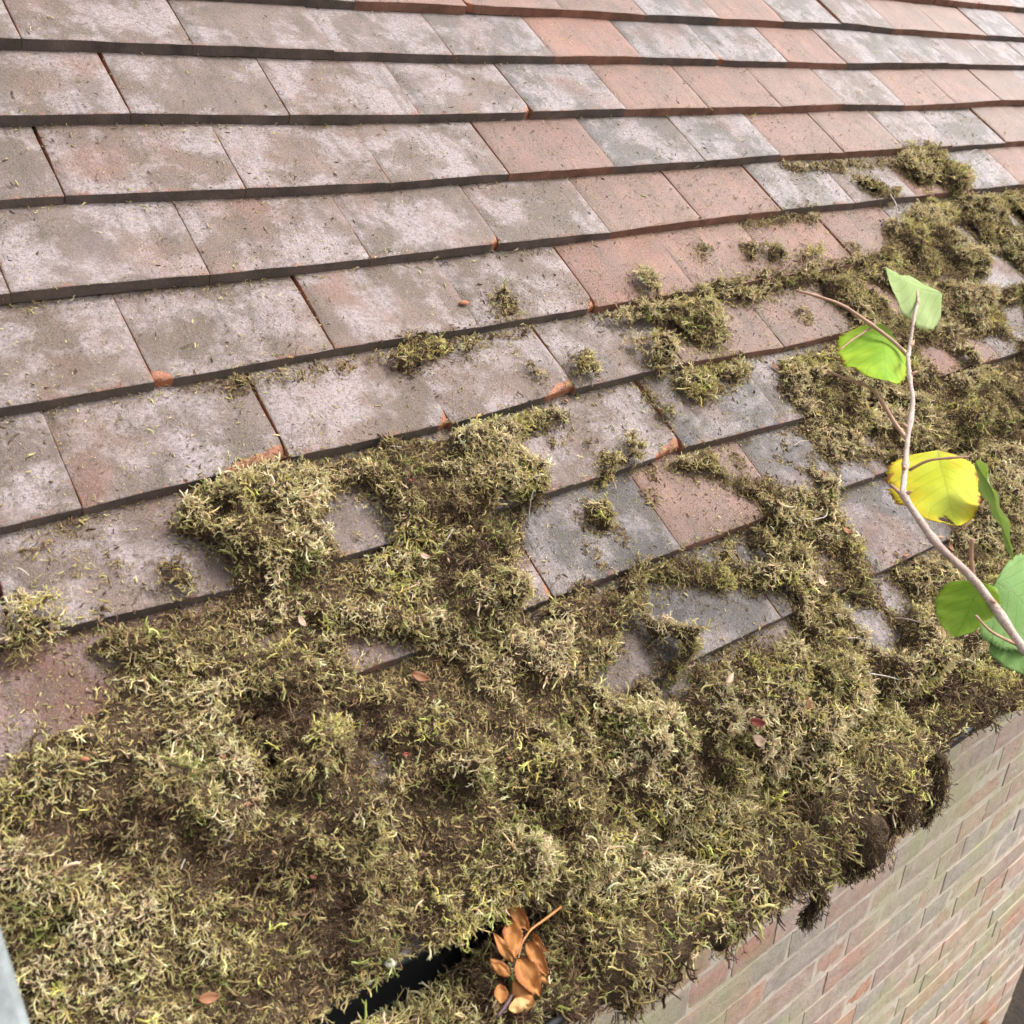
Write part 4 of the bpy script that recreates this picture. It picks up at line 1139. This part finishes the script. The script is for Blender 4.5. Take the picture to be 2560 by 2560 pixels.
CATS = {'frag': 'clay chip', 'leaf': 'leaf', 'red': 'leaf', 'pale': 'husk', 'pod': 'seed pod', 'stone': 'pebble'}
for i, (lx, ly, kd, L, an) in enumerate(LITTER):
    L_ = L / 1000
    zz, ii1, jj1 = surf(lx, ly)
    onmoss = hfield[jj1, ii1] > 1.5
    lift = 0.006 if onmoss else 0.0018
    if kd == 'frag': V, F = pebble(L_, i, (1, .45, .35), .3); mt = M_RAW
    elif kd == 'stone': V, F = pebble(L_, i, (1, .8, .6), .12); mt = M_STONE
    elif kd == 'pod': V, F = pebble(L_, i, (1, .26, .2), .06); mt = M_PALE
    elif kd == 'pale': V, F = leaf_strip(L_, L_ * .55, .35, i); mt = M_PALE
    elif kd == 'red': V, F = leaf_strip(L_, L_ * .55, .5, i); mt = M_LEAFR
    else: V, F = leaf_strip(L_, L_ * .5, .4, i); mt = M_LEAFB
    mm = ROOF_M @ Matrix.Translation((lx / 1000, ly / 1000, float(zz) / 1000 + lift)) @ Euler((random.uniform(-.35, .35) if onmoss else 0, random.uniform(-.3, .3) if onmoss else 0, math.radians(an))).to_matrix().to_4x4()
    o = mesh_obj(NAMES[kd], V, F, mt, m=mm)
    tag(o, LIT_LABEL[i], CATS[kd])
    if kd in ('leaf', 'red', 'pale'):
        sm = o.modifiers.new('thickness', 'SOLIDIFY'); sm.thickness = 0.0004

TW_LABEL = ['white curved grass stem on a tile at upper right', 'short tan twig on moss by the dark tiles', 'thin grey twig upright in the eaves moss', 'grey twig lying slanted in the central moss',
 'grey twig at the right of the left moss clump', 'pale twig splinter on the bare tile at the left', 'white splinter in the lower left moss', 'brown twig under the central moss clump',
 'thin pale twig on moss above the eaves mound', 'pale twig beside the bare tile between moss clumps', 'thin straw lying on the eaves mound', 'pale stem at the far right moss clump',
 'pale stem hanging across the far right moss clump', 'thin pale twig on the dark tile above the wall', 'brown twig upright by the upper moss clump', 'straw lying on moss left of the long dark tile',
 'pale stem on moss behind the branch tip', 'straw in the left moss below the ruffled ridge', 'pale twig under the tile edge over the upper clump']
for i, (x0, y0, x1, y1) in enumerate(TWIGS):
    a, b = Vector((x0, y0, float(surf(x0, y0)[0]) + 5)) / 1000, Vector((x1, y1, float(surf(x1, y1)[0]) + 4)) / 1000
    r = random.Random(i)
    mid = (a + b) / 2 + Vector((r.uniform(-.1, .1), r.uniform(-.1, .1), r.uniform(0.0, .1))) * (b - a).length
    sp = smooth_path([a, mid, b], 4)
    rad = 0.0009 if i != 0 else 0.0011
    V, F = tube([p - a for p in sp], [rad * (1 - .5 * k / len(sp)) for k in range(len(sp))], 5)
    o = mesh_obj('twig', V, F, M_TWIG, m=ROOF_M @ Matrix.Translation(a))
    tag(o, TW_LABEL[i], 'twig')

# ---------------------------------------------------------------- dried compound leaf by the gutter
M_DRY = mat_leaf('dried_leaflet', (0.56, 0.25, 0.075), (0.38, 0.135, 0.04), (0.17, 0.055, 0.025), 0.3, 1.0)
M_DRYP = mat_leaf('dried_leaflet_pale', (0.72, 0.42, 0.18), (0.62, 0.33, 0.12), (0.4, 0.16, 0.06), 0.25, 0.3)
M_STALK = mat_simple('dried_stalk', (0.50, 0.22, 0.07), (0.32, 0.13, 0.045), 60, 0.55)
M_PURP = mat_simple('withered_stem', (0.10, 0.05, 0.055), (0.04, 0.02, 0.02), 60, 0.5)

def broad_leaf(name, base, tip, ledge, redge, mat, parent, shape='hazel', serr=0.03, cup=0.12, bites=(), n=26, mrow=8, origin=None, fold=0.0, seed=0):
    """leaf blade spanned by base, tip and the two side extremes"""
    base, tip, ledge, redge = map(Vector, (base, tip, ledge, redge))
    ax = tip - base
    r = random.Random(seed)
    nrm = (redge - ledge).cross(ax).normalized()
    V, F, UV = [], [], []
    for i in range(n + 1):
        t = i / n
        if shape == 'hazel': w = (math.sin(math.pi * t ** 0.62) ** 0.6) if 0 < t < 1 else 0.0
        else: w = (math.sin(math.pi * t ** 0.85) ** 0.85) if 0 < t < 1 else 0.0
        if shape == 'hazel' and t > 0.86: w *= 1 - 0.25 * (t - .86) / .14
        for j in range(mrow + 1):
            s = j / mrow * 2 - 1
            side = (ledge if s < 0 else redge)
            foot = base + ax * max(0, min(1, (side - base).dot(ax) / ax.length_squared))
            off = side - foot
            ws = w * abs(s)
            if abs(s) > 0.99: ws *= 1 + serr * (1 if i % 2 else -1) + r.uniform(-serr, serr) * .5
            p = base + ax * t + off * ws
            p += nrm * ((cup * (abs(s) ** 1.5) * w - cup * .6 * (2 * t - 1) ** 2 + fold * abs(s) * w) * ax.length + 0.022 * ax.length * (math.sin(t * 23 + seed) * abs(s) ** 1.5 + 0.8 * math.sin(t * 9 + 3 * s + seed)) * w)
            V.append(p); UV.append((t, s, 0))
    for i in range(n):
        for j in range(mrow):
            tc, scn = (i + .5) / n, (j + .5) / mrow * 2 - 1
            if any(((tc - bt) / br) ** 2 + ((scn - bs) / (br * 1.6)) ** 2 < 1 for bt, bs, br in bites): continue
            a = i * (mrow + 1) + j; F.append((a, a + 1, a + mrow + 2, a + mrow + 1))
    o0 = Vector(origin) if origin is not None else base
    me = bpy.data.meshes.new(name); me.from_pydata([tuple(v - o0) for v in V], [], F); me.materials.append(mat)
    at = me.attributes.new('leafuv', 'FLOAT_VECTOR', 'POINT'); at.data.foreach_set('vector', [c for u in UV for c in u])
    me.polygons.foreach_set('use_smooth', [True] * len(me.polygons)); me.update()
    o = bpy.data.objects.new(name, me); COL.objects.link(o)
    if parent: o.parent = parent
    sm = o.modifiers.new('thickness', 'SOLIDIFY'); sm.thickness = 0.00025
    return o

mmv = lambda p: Vector(p) / 1000
o0 = mmv(DRIED_STALK[-1])
dried = empty('dried_leaf', Matrix.Translation(o0))
tag(dried, 'orange-brown dried compound leaf with many leaflets caught at the gutter', 'dried leaf')
camp = cam.matrix_world.translation
for i, (b, t, w) in enumerate(DRIED):
    b, t = mmv(b), mmv(t)
    view = (camp - b).normalized()
    lift = view * (0.014 + 0.0022 * ((i * 5) % 4))
    b2, t2 = b + view * 0.014, t + lift + view * 0.004 * random.uniform(-1, 1)
    t2 = b2 + (t2 - b2) * 1.14
    ax = t2 - b2
    w = w * 1.3; sd = ax.cross(view).normalized() * (w / 2000)
    tilt = view * (w / 2000) * random.uniform(-.35, .35)
    mid = b2 + ax * 0.45
    wv = random.uniform(.7, 1.15); sd = sd * wv
    lf_ = broad_leaf('leaflet', b2, t2, mid - sd - tilt, mid + sd + tilt, M_DRYP if i == 10 else M_DRY, dried, 'oval', 0.05, random.choice((-.12, .1, .16, .04)), n=22, mrow=8, origin=o0, seed=i)
    Lx = ax.length; nv_ = view; bend = random.uniform(-.5, .5)
    for q_, vt in enumerate(lf_.data.vertices):
        t_, s_ = (q_ // 9) / 22, (q_ % 9) / 4 - 1
        vt.co += nv_ * Lx * (bend * (t_ - .3) ** 2 + 0.075 * float(vnoise(t_ * 4.3 + i * 7, s_ * 2.6 + i, i)) + 0.10 * s_ * s_ * random.choice((1,)) * math.sin(i * 2.1 + t_ * 3))
sp = smooth_path([mmv(p) + (camp - mmv(p)).normalized() * 0.009 - o0 for p in DRIED_STALK], 3)
V, F = tube(sp, [0.0011 * (1 - .5 * k / len(sp)) for k in range(len(sp))], 7)
mesh_obj('stalk', V, F, M_STALK, parent=dried)
sp = smooth_path([mmv(p) + (camp - mmv(p)).normalized() * 0.024 for p in DRIED_DARK], 4)
V, F = tube([p - sp[-1] for p in sp], [0.0010 * (0.5 + .5 * math.sin(3 * k / len(sp))) * random.uniform(.6, 1.4) + .0005 for k in range(len(sp))], 6)
tag(mesh_obj('withered_stem', V, F, M_PURP, m=Matrix.Translation(sp[-1])), 'short purplish withered stem across the foot of the dried compound leaf', 'stem')

# ---------------------------------------------------------------- leafy branch in front of the roof
nt = NT('branch_bark')
v, oi = objcoord(nt)
c = nt.ramp(nt.noise(v, 70, 5, 0.6), [(0.3, (0.30, 0.205, 0.165)), (0.5, (0.44, 0.32, 0.265)), (0.7, (0.52, 0.42, 0.37))])
c = nt.mix(nt.ramp(nt.noise(v, 520, 2, 0.6), [(0.60, 0.0), (0.68, 0.8)]), c, (0.16, 0.10, 0.08))
nt.set(Base_Color=c, Roughness=0.65, Normal=nt.bump(nt.noise(v, 420, 4, 0.7), 0.8, 0.0015))
M_BARK = nt.m
M_TWIGB = mat_simple('young_twig_bark', (0.46, 0.27, 0.18), (0.30, 0.165, 0.11), 80, 0.55)
LM = {'l1': mat_leaf('leaf_pale_green', (0.40, 0.52, 0.18), (0.50, 0.60, 0.27), (0.48, 0.5, 0.18), .5, .15),
      'l2': mat_leaf('leaf_lime', (0.33, 0.55, 0.04), (0.52, 0.68, 0.05), (0.36, 0.17, 0.06), .55, .55),
      'l3': mat_leaf('leaf_yellow', (0.62, 0.66, 0.04), (0.82, 0.66, 0.045), (0.50, 0.22, 0.05), .5, .6),
      'l4': mat_leaf('leaf_green', (0.30, 0.48, 0.05), (0.42, 0.58, 0.08), (0.40, 0.52, 0.12), .55, .1),
      'l5': mat_leaf('leaf_cool_green', (0.20, 0.36, 0.09), (0.25, 0.41, 0.12), (0.27, 0.41, 0.14), .45, .05)}
LM['l6'] = LM['l5']; LM['l7'] = LM['l1']
b0 = mmv(BRANCH['stem'][0])
br = empty('leafy_branch', Matrix.Translation(b0))
tag(br, 'thin bare-barked branch with yellow and green leaves reaching over the roof at right', 'branch')
sp = smooth_path([mmv(p) - b0 for p in BRANCH['stem']], 4)
n = len(sp); stem_path = sp
V, F = tube(sp, [(0.0031 - 0.0019 * (k / n)) * (1 + (0.36 if k % 7 == 6 else 0.0) + random.uniform(-.09, .09)) for k in range(n)], 10)
stem_o = mesh_obj('stem', V, F, M_BARK, parent=br)
dn = (stem_path[0] - stem_path[4]).normalized()          # the shoot springs from the ground beside the wall
gx = stem_path[0] + dn * 0.75
low = smooth_path([stem_path[0], stem_path[0] + dn * 0.12, stem_path[0] + dn * 0.40 + Vector((0, 0, -.25)), Vector((gx.x, gx.y, -b0.z * 0.6)), Vector((gx.x + .05, gx.y - .03, -b0.z - 0.02))], 6)
V, F = tube(low, [0.0031 + 0.009 * (k / len(low)) for k in range(len(low))], 10)
mesh_obj('lower_stem', V, F, M_BARK, parent=br)
for nm in ('twig1', 'twig2', 'twig3', 'twig4', 'twig5', 'twig6', 'petiole2', 'tip2'):
    sp = smooth_path([mmv(p) - b0 for p in BRANCH[nm]], 4); n = len(sp)
    r0 = {'twig3': .0013, 'petiole2': .0010, 'tip2': .0014, 'twig5': .0012}.get(nm, .0019)
    V, F = tube(sp, [r0 * (1 - .45 * k / n) * (1 + (.45 if k and k % 8 == 0 else 0)) for k in range(n)], 8)
    mesh_obj('side_twig', V, F, M_TWIGB, parent=br)
for q in (7, 13, 20, 26, 33, 41, 49, 56):
    if q < len(stem_path):
        p = stem_path[q]; d = Vector((random.uniform(-1, 1), random.uniform(-1, 1), random.uniform(-.2, 1))).normalized()
        V, F = tube([p, p + d * 0.0025, p + d * 0.0052, p + d * 0.0075], [0.0016, 0.0019, 0.0013, 0.0003], 7)
        mesh_obj('bud', V, F, M_TWIGB, parent=br)
LL = {'l1': 'pale green folded leaf at the branch tip', 'l2': 'lime green leaf with brown edge', 'l3': 'large yellow leaf with holes', 'l4': 'bright green leaf low on the branch',
      'l5': 'large cool green leaf at the picture edge', 'l6': 'cool green leaf below the stem', 'l7': 'narrow hanging leaf seen edge-on'}
for (nm, b, t, le, re) in LEAVES:
    bites = {'l3': ((0.36, -1.0, .06), (0.90, -0.30, .07), (0.97, -0.5, .12)), 'l2': ((0.0, .9, .12),)}.get(nm, ())
    lo = broad_leaf('leaf', mmv(b), mmv(t), mmv(le), mmv(re), LM[nm], br, 'hazel', 0.035, {'l1': .06, 'l5': .05, 'l7': .05}.get(nm, .08), bites, n=40, mrow=18, origin=b0, fold=0.0, seed=hash(nm) % 97 if False else ord(nm[1]))
    lo['label'] = LL[nm]
    a_, b_ = mmv(b) - b0, mmv(t) - b0
    col_ = [lo.data.vertices[i * 19 + 9].co.copy() for i in range(41)]
    V, F = tube([p + Vector((0, 0, -0.0003)) for p in col_[:38]], [0.0007 * (1 - .75 * k / 38) for k in range(38)], 5)
    mesh_obj('midrib', V, F, M_TWIGB if nm in ('l2', 'l3') else LM['l1'], parent=lo)

# ---------------------------------------------------------------- ladder leaning on the gutter (only a stile end shows)
nt = NT('ladder_aluminium')
v, oi = objcoord(nt, False)
nt.set(Base_Color=nt.ramp(nt.noise(v, 45, 6, .75), [(.3, (0.22, 0.24, 0.24)), (.5, (0.38, 0.42, 0.42)), (.7, (0.50, 0.54, 0.55))]), Roughness=0.5, Metallic=0.35, Normal=nt.bump(nt.noise(v, 180, 4, .7), .4, .001))
M_ALU = nt.m
LD = Vector((0, math.cos(math.radians(75)), math.sin(math.radians(75))))
LP = Vector((-0.2226, -0.8444, 2.7322))          # a point on the visible stile
foot = LP - LD * (LP.z / LD.z)
ladder = empty('ladder', Matrix.Translation(foot))
tag(ladder, 'grey aluminium ladder, its stile just showing in the lower left corner', 'ladder')
def bar(name, c0, c1, wx, wy, mat):
    d = (c1 - c0).normalized(); xx = Vector((1, 0, 0)); yy = d.cross(xx).normalized()
    V = [c + xx * sx * wx / 2 + yy * sy * wy / 2 for c in (c0, c1) for sx, sy in ((-1, -1), (1, -1), (1, 1), (-1, 1))]
    o = mesh_obj(name, [p - foot for p in V], [(3, 2, 1, 0), (4, 5, 6, 7), (0, 1, 5, 4), (1, 2, 6, 5), (2, 3, 7, 6), (3, 0, 4, 7)], mat, parent=ladder, smooth=False)
    b = o.modifiers.new('bevel', 'BEVEL'); b.width = .003; b.segments = 2
    return o
LEN = 3.35
for dx in (-0.014, -0.40):
    bar('stile', foot + Vector((dx, 0, 0)), foot + Vector((dx, 0, 0)) + LD * LEN, 0.028, 0.062, M_ALU)
for k in range(12):
    c = foot + LD * (0.2 + .27 * k)
    V, F = tube([c + Vector((-0.036, 0, 0)) - foot, c + Vector((-0.386, 0, 0)) - foot], [.014] * 2, 10)
    mesh_obj('rung', V, F, M_ALU, parent=ladder)

# ---------------------------------------------------------------- dead leaves at the wall foot corner
for i, (x, z) in enumerate(((2.02, 0.52), (1.98, 0.50))):
    V, F = leaf_strip(0.085, 0.05, .7, 300 + i, 10, 6)
    o = mesh_obj('dead_leaf', V, F, M_LEAFB, m=Matrix.Translation((x, YW - 0.03, z)) @ Euler((1.1 + i * .5, .4 - i, .8 + i * 1.7)).to_matrix().to_4x4())
    tag(o, ('curled brown dead leaf on the wall at the lower right corner', 'second curled brown dead leaf behind it on the wall at the lower right corner')[i], 'leaf')
    sm = o.modifiers.new('thickness', 'SOLIDIFY'); sm.thickness = 0.0006
